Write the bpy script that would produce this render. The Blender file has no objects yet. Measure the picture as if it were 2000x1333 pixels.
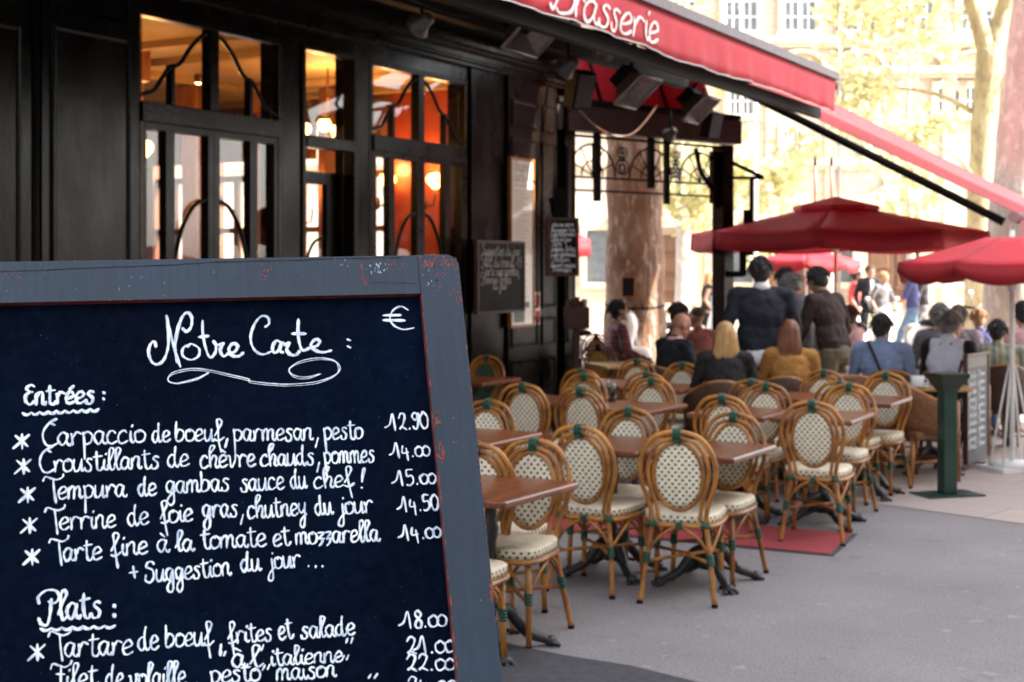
import bpy, math, random
from mathutils import Vector, Matrix, Euler
R = math.radians
rnd = random.Random(7)
S = bpy.context.scene
C = S.collection
# ------------------------------------------------------------------ camera, sky, sun, exposure
TH = R(29.0)                       # the street runs along +Y; the camera looks 29 degrees to the left of it
EYE = 1.75
cam = bpy.data.cameras.new('camera')
co = bpy.data.objects.new('camera', cam); C.objects.link(co)
co.location = (0, 0, EYE); co.rotation_euler = (R(90), 0, TH)
cam.lens = 50; cam.sensor_width = 36; cam.shift_y = -0.0708
cam.clip_start = 0.05; cam.clip_end = 500
cam.dof.use_dof = True; cam.dof.focus_distance = 2.8; cam.dof.aperture_fstop = 6.2; cam.dof.aperture_blades = 7
S.camera = co
SUN_EL, SUN_AZ = R(37), R(72)      # azimuth clockwise from +Y
W = bpy.data.worlds.new("World"); S.world = W; W.use_nodes = True
nt = W.node_tree
sky = nt.nodes.new('ShaderNodeTexSky'); sky.sky_type = 'NISHITA'; sky.sun_disc = False
sky.sun_elevation = SUN_EL; sky.sun_rotation = SUN_AZ; sky.air_density = 1.0; sky.dust_density = 2.5; sky.ozone_density = 1.0
hs = nt.nodes.new('ShaderNodeHueSaturation'); hs.inputs['Saturation'].default_value = .38
nt.links.new(sky.outputs[0], hs.inputs['Color']); nt.links.new(hs.outputs[0], nt.nodes['Background'].inputs[0])
nt.nodes['Background'].inputs[1].default_value = 0.15
sl = bpy.data.lights.new('sun', 'SUN'); sl.energy = 5.0; sl.angle = R(0.5); sl.color = (1.0, 0.93, 0.82)
so = bpy.data.objects.new('sun', sl); C.objects.link(so)
so.rotation_euler = Vector((-math.sin(SUN_AZ)*math.cos(SUN_EL), -math.cos(SUN_AZ)*math.cos(SUN_EL), -math.sin(SUN_EL))).to_track_quat('-Z', 'Y').to_euler()
so.location = (20, 10, 30)
S.view_settings.view_transform = 'Standard'; S.view_settings.look = 'None'
S.view_settings.exposure = 2.38; S.view_settings.gamma = 1.0
S.cycles.max_bounces = 8; S.cycles.diffuse_bounces = 4; S.cycles.transparent_max_bounces = 12
S.cycles.sample_clamp_indirect = 6.0
try:
    S.cycles.use_denoising = True
except Exception:
    pass
# ------------------------------------------------------------------ helpers
sn, cs = math.sin(TH), math.cos(TH)
def LD(l, d, z=0.0):               # lateral and forward metres from the viewpoint to world
    return Vector((l*cs - d*sn, l*sn + d*cs, z))
F = 2778.0
def PX(px, py, d):                 # photo pixel at a forward distance
    return LD((px-1000)/F*d, d, EYE + (525-py)*d/F)
def GP(px, py, z=0.0):             # photo pixel on the horizontal plane z
    return PX(px, py, F*(EYE-z)/(py-525))
FX = -7.2                          # the facade plane
def fY(px, x=FX):
    t = (px-1000)/F
    return -x*(t*sn + cs)/(sn - t*cs)
def fZ(px, py, x=FX):
    return EYE + (525-py)*(-x*sn + fY(px, x)*cs)/F
def new_obj(name, data, parent=None):
    o = bpy.data.objects.new(name, data); C.objects.link(o)
    if parent is not None: o.parent = parent
    return o
def tag(o, label=None, cat=None, group=None, kind=None):
    if label: o['label'] = label
    if cat: o['category'] = cat
    if group: o['group'] = group
    if kind: o['kind'] = kind
    return o
def thing(name, label, cat, loc=(0, 0, 0), rz=0.0, group=None):
    o = new_obj(name, None); o.location = loc; o.rotation_euler = (0, 0, rz); o.empty_display_size = .1
    return tag(o, label, cat, group)
class MB:
    def __init__(s): s.v = []; s.f = []; s.uv = []; s.mi = []; s.sm = []
    def vert(s, p): s.v.append(tuple(p)); return len(s.v)-1
    def face(s, idx, uv=None, m=0, sm=False):
        s.f.append(tuple(idx)); s.uv.append(uv); s.mi.append(m); s.sm.append(sm)
    def box(s, x0, x1, y0, y1, z0, z1, m=0, M=None):
        b = len(s.v)
        for p in ((x0,y0,z0),(x1,y0,z0),(x1,y1,z0),(x0,y1,z0),(x0,y0,z1),(x1,y0,z1),(x1,y1,z1),(x0,y1,z1)):
            s.v.append(tuple(M @ Vector(p)) if M is not None else p)
        for q in ((0,3,2,1),(4,5,6,7),(0,1,5,4),(1,2,6,5),(2,3,7,6),(3,0,4,7)):
            s.face([b+i for i in q], m=m)
    def quad(s, a, b, c, d, m=0, uv=None):
        i = len(s.v); s.v += [tuple(a), tuple(b), tuple(c), tuple(d)]; s.face((i, i+1, i+2, i+3), uv, m)
    def tube(s, pts, r, n=8, closed=False, m=0, flat=1.0):
        pts = [Vector(p) for p in pts]; N = len(pts)
        rs = r if isinstance(r, (list, tuple)) else [r]*N
        tans = []
        for i in range(N):
            if closed: t = pts[(i+1) % N]-pts[i-1]
            else: t = pts[min(i+1, N-1)]-pts[max(i-1, 0)]
            tans.append(t.normalized() if t.length > 1e-9 else Vector((0, 0, 1)))
        up = Vector((0, 0, 1)) if abs(tans[0].z) < .9 else Vector((1, 0, 0))
        nx = (up - tans[0]*up.dot(tans[0])).normalized()
        rings = []
        for i in range(N):
            nx = nx - tans[i]*nx.dot(tans[i])
            nx = nx.normalized() if nx.length > 1e-6 else tans[i].orthogonal().normalized()
            ny = tans[i].cross(nx)
            rings.append([s.vert(pts[i] + (nx*math.cos(a)*flat + ny*math.sin(a))*rs[i]) for a in (2*math.pi*k/n for k in range(n))])
        for i in range(N if closed else N-1):
            A, B = rings[i], rings[(i+1) % N]
            for k in range(n):
                s.face((A[k], A[(k+1) % n], B[(k+1) % n], B[k]), m=m, sm=True)
        if not closed:
            s.face(rings[0][::-1], m=m); s.face(rings[-1], m=m)
    def lathe(s, prof, n=16, c=(0, 0), m=0, sm=True):
        rings = [[s.vert((c[0]+r*math.cos(2*math.pi*k/n), c[1]+r*math.sin(2*math.pi*k/n), z)) for k in range(n)] for r, z in prof]
        for A, B in zip(rings, rings[1:]):
            for k in range(n): s.face((A[k], A[(k+1) % n], B[(k+1) % n], B[k]), m=m, sm=sm)
        s.face(rings[0][::-1], m=m); s.face(rings[-1], m=m)
    def prism(s, poly, z0, z1, m=0, M=None):        # poly CCW in xy
        T = (lambda p: M @ Vector(p)) if M is not None else (lambda p: p)
        a = [s.vert(T((x, y, z0))) for x, y in poly]; b = [s.vert(T((x, y, z1))) for x, y in poly]
        s.face(a[::-1], m=m); s.face(b, m=m); n = len(poly)
        for k in range(n): s.face((a[k], a[(k+1) % n], b[(k+1) % n], b[k]), m=m)
    def capsule(s, p0, p1, r0, r1, n=10, m=0):
        p0, p1 = Vector(p0), Vector(p1); ax = (p1-p0); L = ax.length
        ax = ax.normalized() if L > 1e-6 else Vector((0, 0, 1))
        pts, rs = [], []
        for k in range(1, 4):
            a = math.pi/2*k/4; pts.append(p0-ax*r0*math.cos(a)); rs.append(r0*math.sin(a))
        for t in (0, .5, 1): pts.append(p0+ax*L*t); rs.append(r0+(r1-r0)*t)
        for k in range(3, 0, -1):
            a = math.pi/2*k/4; pts.append(p1+ax*r1*math.cos(a)); rs.append(r1*math.sin(a))
        s.tube(pts, rs, n, m=m)
    def ell(s, c, r, rot=(0, 0, 0), n=14, m=0):
        M = Matrix.Translation(Vector(c)) @ Euler(rot).to_matrix().to_4x4()
        rings = []
        for i in range(1, 9):
            t = math.pi*i/9
            rings.append([s.vert(M @ Vector((r[0]*math.sin(t)*math.cos(p), r[1]*math.sin(t)*math.sin(p), -r[2]*math.cos(t)))) for p in (2*math.pi*k/n for k in range(n))])
        for A, B in zip(rings, rings[1:]):
            for k in range(n): s.face((A[k], A[(k+1) % n], B[(k+1) % n], B[k]), m=m, sm=True)
        s.face(rings[0][::-1], m=m, sm=True); s.face(rings[-1], m=m, sm=True)
    def mesh(s, name):
        me = bpy.data.meshes.new(name); me.from_pydata(s.v, [], s.f)
        me.polygons.foreach_set('use_smooth', s.sm); me.polygons.foreach_set('material_index', s.mi)
        if any(u is not None for u in s.uv):
            L = me.uv_layers.new(name='uv'); k = 0
            for f, u in zip(s.f, s.uv):
                for j in range(len(f)):
                    L.data[k].uv = u[j] if u else (0, 0); k += 1
        me.update(); return me
    def build(s, name, mats, parent=None, loc=None, bevel=0.0):
        me = s.mesh(name)
        for m in (mats if isinstance(mats, (list, tuple)) else [mats]): me.materials.append(m)
        o = new_obj(name, me, parent)
        if loc is not None: o.location = loc
        if bevel:
            b = o.modifiers.new('bevel', 'BEVEL'); b.width = bevel; b.segments = 2; b.limit_method = 'ANGLE'
        return o
def copy_tree(o, parent=None):
    c = o.copy(); C.objects.link(c); c.parent = parent
    for ch in [x for x in o.children]: copy_tree(ch, c)
    return c
def catmull(P, n=6, closed=False):
    P = [Vector(p) for p in P]
    if len(P) < 3 and not closed:
        return [P[0].lerp(P[-1], k/n) for k in range(n+1)]
    out = []; N = len(P)
    for i in range(N if closed else N-1):
        if closed: a, b, c, d = P[i-1], P[i], P[(i+1) % N], P[(i+2) % N]
        else: a, b, c, d = P[max(i-1, 0)], P[i], P[i+1], P[min(i+2, N-1)]
        for k in range(n):
            t = k/n
            out.append(.5*((2*b)+(c-a)*t+(2*a-5*b+4*c-d)*t*t+(3*b-a-3*c+d)*t**3))
    if not closed: out.append(P[-1])
    return out
# ------------------------------------------------------------------ materials
def lin(h):
    h = h.lstrip('#'); c = [int(h[i:i+2], 16)/255 for i in (0, 2, 4)]
    return tuple(x/12.92 if x <= .04045 else ((x+.055)/1.055)**2.4 for x in c)
class NB:
    def __init__(s, name):
        s.m = bpy.data.materials.new(name); s.m.use_nodes = True
        s.t = s.m.node_tree; s.p = s.t.nodes['Principled BSDF']; s.out = s.t.nodes['Material Output']
    def n(s, ty, **kw):
        x = s.t.nodes.new(ty)
        for k, v in kw.items():
            if k[0] == 'i' and k[1:].isdigit(): x.inputs[int(k[1:])].default_value = v
            else: setattr(x, k, v)
        return x
    def l(s, a, b): s.t.links.new(a, b)
    def math(s, op, a, b=None, c=None):
        x = s.n('ShaderNodeMath', operation=op)
        for i, v in enumerate((a, b, c)):
            if v is None: continue
            if isinstance(v, (int, float)): x.inputs[i].default_value = v
            else: s.l(v, x.inputs[i])
        return x.outputs[0]
    def mix(s, fac, a, b):
        x = s.n('ShaderNodeMix', data_type='RGBA')
        for sock, v in ((x.inputs[0], fac), (x.inputs[6], a), (x.inputs[7], b)):
            if isinstance(v, (int, float)): sock.default_value = v
            elif isinstance(v, tuple): sock.default_value = (*v[:3], 1)
            else: s.l(v, sock)
        return x.outputs[2]
    def coords(s, scale=(1, 1, 1), kind='Object'):
        t = s.n('ShaderNodeTexCoord'); mp = s.n('ShaderNodeMapping'); mp.inputs[3].default_value = scale
        s.l(t.outputs[kind], mp.inputs[0]); return mp.outputs[0]
    def noise(s, co, scale, detail=4, rough=.55, lo=.35, hi=.65):
        x = s.n('ShaderNodeTexNoise'); s.l(co, x.inputs['Vector']); x.inputs['Scale'].default_value = scale
        x.inputs['Detail'].default_value = detail; x.inputs['Roughness'].default_value = rough
        r = s.n('ShaderNodeMapRange'); s.l(x.outputs[0], r.inputs[0]); r.inputs[1].default_value = lo; r.inputs[2].default_value = hi
        return r.outputs[0]
    def bump(s, h, strength=.3, dist=.01):
        b = s.n('ShaderNodeBump'); b.inputs['Strength'].default_value = strength; b.inputs['Distance'].default_value = dist
        s.l(h, b.inputs['Height']); s.l(b.outputs[0], s.p.inputs['Normal'])
    def base(s, c):
        if isinstance(c, tuple): s.p.inputs['Base Color'].default_value = (*c[:3], 1)
        else: s.l(c, s.p.inputs['Base Color'])
def mat(name, c1, c2=None, scale=8, rough=.5, bump=0, bscale=40, metal=0, stretch=(1, 1, 1), coat=0, spec=.5, rvar=.0, lo=.35, hi=.65, vary=0.0):
    b = NB(name); P = b.p
    P.inputs['Roughness'].default_value = rough; P.inputs['Metallic'].default_value = metal
    P.inputs['Coat Weight'].default_value = coat; P.inputs['Specular IOR Level'].default_value = spec
    co = b.coords(stretch)
    if c2 is None: c2 = tuple(x*.82 for x in c1)
    nz = b.noise(co, scale, 5, lo=lo, hi=hi)
    c_ = b.mix(nz, c1, c2)
    if vary:                                             # every copy has aged a little differently
        oi = b.n('ShaderNodeObjectInfo'); wv = b.n('ShaderNodeHueSaturation'); b.l(c_, wv.inputs['Color']); b.l(b.math('MULTIPLY_ADD', oi.outputs['Random'], vary, 1-vary*.6), wv.inputs['Value']); c_ = wv.outputs[0]
    b.base(c_)
    if rvar:
        r = b.n('ShaderNodeMapRange'); b.l(nz, r.inputs[0]); r.inputs[3].default_value = rough-rvar; r.inputs[4].default_value = rough+rvar
        b.l(r.outputs[0], P.inputs['Roughness'])
    if bump: b.bump(b.noise(co, bscale, 3), bump, .004)
    return b.m
def emit(name, col, st):
    b = NB(name); b.base((col[0]*.5, col[1]*.5, col[2]*.5)); b.p.inputs['Emission Color'].default_value = (*col, 1); b.p.inputs['Emission Strength'].default_value = st
    return b.m
def glass_mat(name, tint=(1, 1, 1), ior=1.5, rough=0.0):
    b = NB(name); b.t.nodes.remove(b.p)
    fr = b.n('ShaderNodeFresnel'); ge = b.n('ShaderNodeNewGeometry'); b.l(b.math('ADD', b.math('MULTIPLY', ge.outputs['Backfacing'], 1/ior-ior), ior), fr.inputs[0])
    tr = b.n('ShaderNodeBsdfTransparent'); tr.inputs[0].default_value = (*tint, 1)
    gl = b.n('ShaderNodeBsdfGlossy'); gl.inputs['Roughness'].default_value = rough
    mx = b.n('ShaderNodeMixShader'); b.l(fr.outputs[0], mx.inputs[0]); b.l(tr.outputs[0], mx.inputs[1]); b.l(gl.outputs[0], mx.inputs[2])
    b.l(mx.outputs[0], b.out.inputs[0]); return b.m
def weave_mat(name, cream, dot, p=.036, q=.0205, dw=.36, dh=.56):
    b = NB(name); t = b.n('ShaderNodeTexCoord'); sp = b.n('ShaderNodeSeparateXYZ'); b.l(t.outputs['UV'], sp.inputs[0])
    v = b.math('DIVIDE', sp.outputs[1], q); row = b.math('FLOOR', v)
    u = b.math('ADD', b.math('DIVIDE', sp.outputs[0], p), b.math('MULTIPLY', b.math('MODULO', b.math('ABSOLUTE', row), 2.0), .5))
    du = b.math('ABSOLUTE', b.math('SUBTRACT', b.math('FRACT', u), .5)); dv = b.math('ABSOLUTE', b.math('SUBTRACT', b.math('FRACT', v), .5))
    k = b.math('MULTIPLY', b.math('LESS_THAN', du, dw/2), b.math('LESS_THAN', dv, dh/2))
    co = b.coords(); nz = b.noise(co, 30)
    oi = b.n('ShaderNodeObjectInfo'); c_ = b.mix(k, b.mix(nz, cream, tuple(x*.82 for x in cream)), dot); st = b.noise(b.coords(), 7, 4, .6, .55, .75); c_ = b.mix(b.math('MULTIPLY', st, .35), c_, (cream[0]*.5, cream[1]*.42, cream[2]*.3))
    hv = b.n('ShaderNodeHueSaturation'); b.l(c_, hv.inputs['Color']); b.l(b.math('MULTIPLY_ADD', oi.outputs['Random'], .22, .84), hv.inputs['Value']); b.base(hv.outputs[0])
    w = b.math('MULTIPLY', b.math('SINE', b.math('MULTIPLY', sp.outputs[0], 2*math.pi/.009)), b.math('SINE', b.math('MULTIPLY', sp.outputs[1], 2*math.pi/.0078)))
    b.bump(w, .5, .003); b.p.inputs['Roughness'].default_value = .45
    return b.m
G = {}
G['rattan'] = mat('rattan_cane', lin('b5782f'), lin('7a481c'), 9, .42, .15, 60, coat=.08, vary=.4)
G['rattan_dark'] = mat('dark_rattan_cane', lin('6a3a1c'), lin('452110'), 9, .35, .15, 60, coat=.2)
G['weave'] = weave_mat('dotted_cream_weave', lin('fbeed2'), lin('072c1e'))
G['seatweave'] = weave_mat('cream_seat_weave', lin('f2e6cc'), lin('e6d6b4'), .02, .012)
G['plainweave'] = mat('plain_green_weave', lin('3c5a48'), lin('2c4436'), 40, .5, .3, 120)
G['yellowweave'] = mat('yellow_cane_weave', lin('c08a35'), lin('94631f'), 40, .5, .3, 120)
G['green'] = mat('green_binding', lin('0f4f38'), lin('0a3a2a'), 60, .4, .4, 160)
G['blackiron'] = mat('black_cast_iron', (.012, .012, .014), (.03, .03, .033), 20, .42, .5, 60, rvar=.12)
G['black'] = mat('black_paint', (.004, .004, .004), (.007, .006, .006), 12, .6, spec=.10)
G['wicker'] = mat('brown_wicker', lin('8a5a30'), lin('5a3416'), 60, .55, .8, 140)
G['wickerdark'] = mat('dark_wicker', lin('4e2d18'), lin('321a0c'), 60, .55, .8, 140)
def wood_mat(name, a, bcol, rough=.3, coat=.4, stretch=(14, 1.2, 6)):
    b = NB(name); co = b.coords(stretch); nz = b.noise(co, 2.2, 8, .65, .3, .7); n2 = b.noise(co, 9, 4, .6, .4, .6)
    oi = b.n('ShaderNodeObjectInfo'); hv = b.n('ShaderNodeHueSaturation'); b.l(b.mix(b.math('MULTIPLY', n2, .55), b.mix(nz, a, bcol), tuple(x*.45 for x in bcol)), hv.inputs['Color']); b.l(b.math('MULTIPLY_ADD', oi.outputs['Random'], .35, .78), hv.inputs['Value']); b.base(hv.outputs[0])
    b.p.inputs['Roughness'].default_value = rough; b.p.inputs['Coat Weight'].default_value = coat; b.p.inputs['Coat Roughness'].default_value = .18
    b.bump(n2, .08, .003); return b.m
G['tabletop'] = wood_mat('varnished_table_wood', lin('8e4a20'), lin('5a2810'), .34, .3, (9, .9, 6))
G['facade'] = mat('green_black_gloss_paint', (.0022, .0026, .0020), (.0040, .0040, .0028), 3, .24, .07, 26, spec=.12, rvar=.05, stretch=(1, 1.6, .5))
G['facadebrown'] = mat('brown_black_paint', (.0036, .0022, .0016), (.0068, .0042, .0028), 4, .30, .15, 30, spec=.13, rvar=.05)
G['brass'] = mat('brass_and_edge_glint', lin('6b4a26'), lin('4a3018'), 20, .35, metal=.4)
G['glass'] = glass_mat('window_glass', ior=1.38)
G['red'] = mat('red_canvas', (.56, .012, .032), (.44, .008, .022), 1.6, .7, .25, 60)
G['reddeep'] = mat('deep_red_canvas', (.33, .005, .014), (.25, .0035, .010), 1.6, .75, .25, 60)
G['redshade'] = mat('red_canvas_in_shade', (.14, .006, .008), (.09, .004, .006), 6, .8, .2, 60)  # red canvas darkened, the shade under the awning put into its colour
G['white'] = mat('white_paint', (.78, .78, .76), (.68, .68, .66), 10, .5)
G['grey'] = mat('grey_metal', (.32, .31, .32), (.22, .21, .22), 14, .4, metal=.3)
G['postgreen'] = mat('dark_green_enamel', lin('1f3f38'), lin('16302a'), 6, .35, .1, 60)
# ------------------------------------------------------------------ the handwriting: single-line letters, x-height 10
GL = {
'a': ("7,9 4,10 1,7 1,3 4,0 7,4 8,9|8,9 7,4 8,1 10,0 11,2", 10),
'b': ("1,20 1,10 1,2|1,6 4,10 8,8 8,3 4,0 1,1", 10),
'c': ("8,8 6,10 3,9 1,5 2,1 5,0 9,2", 9),
'd': ("7,9 4,10 1,7 1,3 4,0 7,4|8,20 7,12 7,3 9,0 11,2", 11),
'e': ("1,4 5,5 8,7 6,10 3,9 1,5 2,1 5,0 9,2", 9),
'f': ("1,4 5,10 8,18 6,22 3,20 4,10 5,0 7,-10|1,1 5,0 10,3", 9),
'g': ("7,9 4,10 1,7 2,2 5,1 8,8|8,9 8,0 8,-7 5,-10 2,-7 4,-2 10,2", 10),
'h': ("1,11 5,18 6,22 3,22 1,14 2,0|2,5 5,10 8,8 7,2 9,0 11,2", 10),
'i': ("2,9 2,3 4,0 6,2|3,14 4,16", 5),
'j': ("4,9 4,-6 2,-10 -1,-8 1,-3 6,1|5,14 5,16", 6),
'l': ("0,3 4,12 6,19 4,22 2,19 2,6 4,0 7,2", 6),
'm': ("1,9 1,0|1,6 4,10 6,8 6,0|6,6 9,10 11,8 11,2 13,0 14,2", 14),
'n': ("1,9 1,0|1,6 4,10 7,9 7,2 9,0 10,2", 10),
'o': ("5,10 1,8 1,2 4,0 8,2 9,7 5,10 4,8", 9),
'p': ("1,10 2,5 3,-12|1,8 5,10 9,7 8,2 4,0 2,2", 10),
'r': ("1,9 2,5 2,0|2,5 4,9 6,10 9,8.5", 9),
's': ("8,9 5,10 3,8 7,4 6,0 2,0 1,3", 9),
't': ("3,18 3,8 4,1 7,0 9,3|0,12 8,13", 8),
'u': ("1,10 1,3 3,0 6,2 8,9|8,10 8,3 9,0 11,2", 10),
'v': ("0,9 2,9 3,1 5,0 8,6 8,10 11,9", 10),
'y': ("1,10 1,4 4,2 7,5 8,10|8,10 7,-4 5,-10 2,-9 3,-4 9,1", 10),
'z': ("1,9 7,9 2,4 6,4 5,0 2,-2|3,4 8,4", 8),
'q': ("7,9 4,10 1,7 2,2 5,1 8,8|8,9 8,-10", 10),
'C': ("11,19 8,22 12,26 9,25 3,17 1,8 4,1 9,0 15,3", 13),
'T': ("1,17 3,22 8,20 13,18 18,21 19,25|10,19 11,8 13,-3", 14),
'E': ("8,17 5,20 1,16 4,12 7,11|5,11 1,8 1,3 5,0 9,3", 9),
'F': ("1,17 3,22 8,20 13,18 18,21 19,25|10,19 10,2 6,0|6,11 13,11", 14),
'S': ("11,16 9,20 4,19 3,14 9,10 10,4 6,0 1,2 2,6", 12),
'P': ("1,11 0,18 6,23 13,22 16,16 12,11 8,13|10,15 9,4 7,-3 3,-2 1,2", 15),
'B': ("6,20 5,8 2,1 0,3|3,18 9,22 13,18 8,12 14,9 13,2 7,0 4,2", 14),
'0': ("5,18 1,13 1,5 4,0 8,3 9,12 5,18 3,16", 9),
'o0': ("5,12 1,9 1,3 4,0 8,2 9,8 5,12 3,10", 8.4),
'1': ("-4,4 1,7 5,18 7,0", 10.5),
'2': ("1,13 4,18 8,15 5,6 1,1 4,3 9,0", 10),
'4': ("2,14 1,6 8,6|6,11 7,-4", 11),
'5': ("8,18 2,18 2,11 7,11 8,4 4,0 1,1", 10),
'8': ("7,15 4,18 2,14 7,6 6,0 2,1 2,6 7,13 7,16", 9),
'9': ("7,16 4,18 1,14 4,10 7,13 7,17|8,17 7,5 4,0 1,3", 9),
'.': ("2,0 2,1.5", 5), ',': ("3,2 1,-7", 5), '!': ("3,22 2,6|3,22 4,22 2,6|2,0 2,1", 5), "'": ("3,24 1,16", 4),
':': ("2,2 3,0|2,10 3,8", 5), '+': ("0,5 8,5|4,10 5,0", 9), '"': ("3,14 1,9|7,14 5,9", 8),
' ': ("", 7),
'*': ("-5,-6 5,6|-3,6 4,-5|0,7 1,-7", 10),
}
ACC = {'é': ('e', "4,13 8,17"), 'è': ('e', "3,17 7,13"), 'à': ('a', "3,17 7,13")}
def ribbon(mb, pts, w, k, seed=0):
    """a slightly domed paint stroke in the local xy plane"""
    r = random.Random(seed); N = len(pts); rows = []
    for i, p in enumerate(pts):
        t = (pts[min(i+1, N-1)]-pts[max(i-1, 0)])
        t = t.normalized() if t.length > 1e-9 else Vector((1, 0, 0))
        nn = Vector((-t.y, t.x, 0))
        ww = w*(.86+.16*math.sin(i*.35+seed)+.10*math.sin(i*1.3+seed*2))*(0.74+.34*abs(nn.x)+.12*abs(nn.y))
        if i in (0, N-1): ww *= .7
        z = .0004+k*2.5e-5+i*1.2e-6
        rows.append((mb.vert(p+nn*ww/2+Vector((0, 0, z-.0003))), mb.vert(p+Vector((0, 0, z+.0003))), mb.vert(p-nn*ww/2+Vector((0, 0, z-.0003)))))
    for a, b in zip(rows, rows[1:]):
        mb.face((a[0], a[1], b[1], b[0]), sm=True); mb.face((a[1], a[2], b[2], b[1]), sm=True)
    for e, s_ in ((0, -1), (N-1, 1)):                   # rounded ends
        p = pts[e]; q = pts[1] if e == 0 else pts[N-2]
        t = (p-q); t = t.normalized() if t.length > 1e-9 else Vector((1, 0, 0))
        nv = mb.vert(p+t*w*.35+Vector((0, 0, .0002+k*2.5e-5)))
        a = rows[e]
        if s_ > 0: mb.face((a[0], a[1], nv)); mb.face((a[1], a[2], nv))
        else: mb.face((a[1], a[0], nv)); mb.face((a[2], a[1], nv))
SEED = [0]
def glyph_strokes(ch):
    acc = None
    if ch in ACC: ch, acc = ACC[ch]
    st, adv = GL.get(ch, GL.get(ch.lower()) or GL['n']); L = st.split('|') if st else []
    if acc: L = L+[acc]
    return [[tuple(float(q) for q in p.split(',')) for p in s.split()] for s in L], adv
def word(mb, text, P0, P1, xh, w, jit=.30, slant=.0, digits=False):
    """write text from P0 to P1 (points in the board plane), letters xh tall"""
    P0, P1 = Vector((*P0, 0)), Vector((*P1, 0)); d = P1-P0; L = d.length; ux = d.normalized(); uy = Vector((-ux.y, ux.x, 0))
    items = []; x = 0
    chars = list(text)
    for i, ch in enumerate(chars):
        key = ch
        if digits and ch == '0' and (i+1 < len(chars) and chars[i+1] == '0' or i > 0 and chars[i-1] == '0'): key = 'o0'
        st, adv = glyph_strokes(key); items.append((st, x)); x += adv
    sx = L/max(x-1, 1); sy = xh/10
    for st, x0 in items:
        for s in st:
            SEED[0] += 1; r = random.Random(SEED[0])
            P = [P0+ux*((x0+px+slant*py+r.uniform(-jit, jit))*sx)+uy*(((py if digits or py <= 10 else 10+(py-10)*.70)+r.uniform(-jit, jit))*sy) for px, py in s]
            pts = catmull(P, 6)
            ribbon(mb, pts, w*r.uniform(.9, 1.12), SEED[0] % 14, SEED[0])
# ------------------------------------------------------------------ the menu chalkboard
BA, BB, BR = R(14), R(22.25), R(1.1)
_R0 = Vector((math.cos(BA), math.sin(BA), 0)); _U0 = Vector((-math.sin(BB)*math.sin(BA), math.sin(BB)*math.cos(BA), math.cos(BB)))
_R = _R0*math.cos(BR)+_U0*math.sin(BR); _U = _U0*math.cos(BR)-_R0*math.sin(BR); _N = _R.cross(_U)
if _N.y > 0: _N = -_N
BD = 2.4
_C = Vector(((893-1000)/F*BD, BD, (525-499)/F*BD))
toW = lambda v: LD(v.x, v.y, v.z)
BM = Matrix((toW(_R), toW(_U), toW(_N))).transposed().to_4x4(); BM.translation = toW(_C)+Vector((0, 0, EYE))
def BP(px, py):                    # a point of the writing surface, as read from the photograph
    D = Vector(((px-1000)/F, 1, (525-py)/F)); P = D*(_N.dot(_C)/_N.dot(D)); v = P-_C
    return (v.dot(_R), v.dot(_U))
def painted_wood(name):
    b = NB(name); co = b.coords((1, 1, 1)); cf = b.coords((60, 3.0, 60))
    grain = b.noise(cf, 3, 5, .6); blot = b.noise(co, 5, 3, .6, .3, .7)
    c = b.mix(blot, lin('223242'), lin('2d3e50')); c = b.mix(b.math('MULTIPLY', grain, .35), c, lin('182431'))
    chips = b.noise(co, 26, 6, .7, .66, .70); patch = b.noise(co, 4.5, 2, .5, .52, .62)
    k = b.math('MULTIPLY', chips, patch)
    c = b.mix(k, c, lin('9a4636'))
    pale = b.math('MULTIPLY', b.noise(b.coords((60, 8, 60)), 4, 6, .7, .64, .70), b.noise(b.coords((1, 1, 1)), 3.7, 2, .5, .56, .66))
    c = b.mix(b.math('MULTIPLY', pale, .6), c, lin('93a3b8'))
    b.base(c); b.p.inputs['Roughness'].default_value = .55; b.bump(grain, .12, .002); return b.m
def slate(name):
    b = NB(name); co = b.coords()
    sm = b.noise(co, 2.6, 5, .6, .42, .78); fine = b.noise(co, 60, 3, .6)
    c = b.mix(b.math('MULTIPLY', sm, .32), lin('000718'), lin('07203f')); c = b.mix(b.math('MULTIPLY', fine, .035), c, lin('3a5068'))
    sp = b.noise(co, 240, 2, .5, .74, .78); c = b.mix(b.math('MULTIPLY', sp, .25), c, lin('8fa6bd'))
    b.base(c); b.p.inputs['Roughness'].default_value = .62; b.p.inputs['Specular IOR Level'].default_value = .03; b.bump(fine, .05, .001); return b.m
G['boardwood'] = painted_wood('blue_grey_board_paint'); G['slate'] = slate('navy_slate')
G['rededge'] = mat('red_brown_undercoat', lin('7a3024'), lin('4a1d18'), 40, .6)
G['chip'] = mat('red_paint_chip', lin('a8473a'), lin('7d3428'), 60, .7)
G['palechip'] = mat('pale_scrape', lin('9fb0c4'), lin('7b8da4'), 80, .7)
G['crack'] = mat('dark_crack', (.006, .006, .008), (.003, .003, .003), 30, .9)
G['chalk'] = (lambda b: (b.base(b.mix(b.math('MULTIPLY', b.noise(b.coords((1, .35, 1)), 95, 5, .7, .44, .66), .75), lin('f4faff'), lin('86a6cc'))), b.p.inputs.__getitem__('Roughness').__setattr__('default_value', .6), b.m)[-1])(NB('white_chalk_marker'))
cb = thing('menu_chalkboard', 'large standing chalkboard in a worn blue-grey wooden frame with the handwritten menu', 'chalkboard', (BM.translation.x, BM.translation.y, 0))
RB = cb.matrix_basis.copy(); RB.translation = cb.location
LM = Matrix.Translation(-cb.location) @ BM
def bpart(name, mb, mats, parent=None, bevel=0, sub=None):
    o = mb.build(name, mats, parent or cb, bevel=bevel)
    if parent is None: o.matrix_basis = LM
    return o
BW, BH, TK = .865, 1.25, .030
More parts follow.
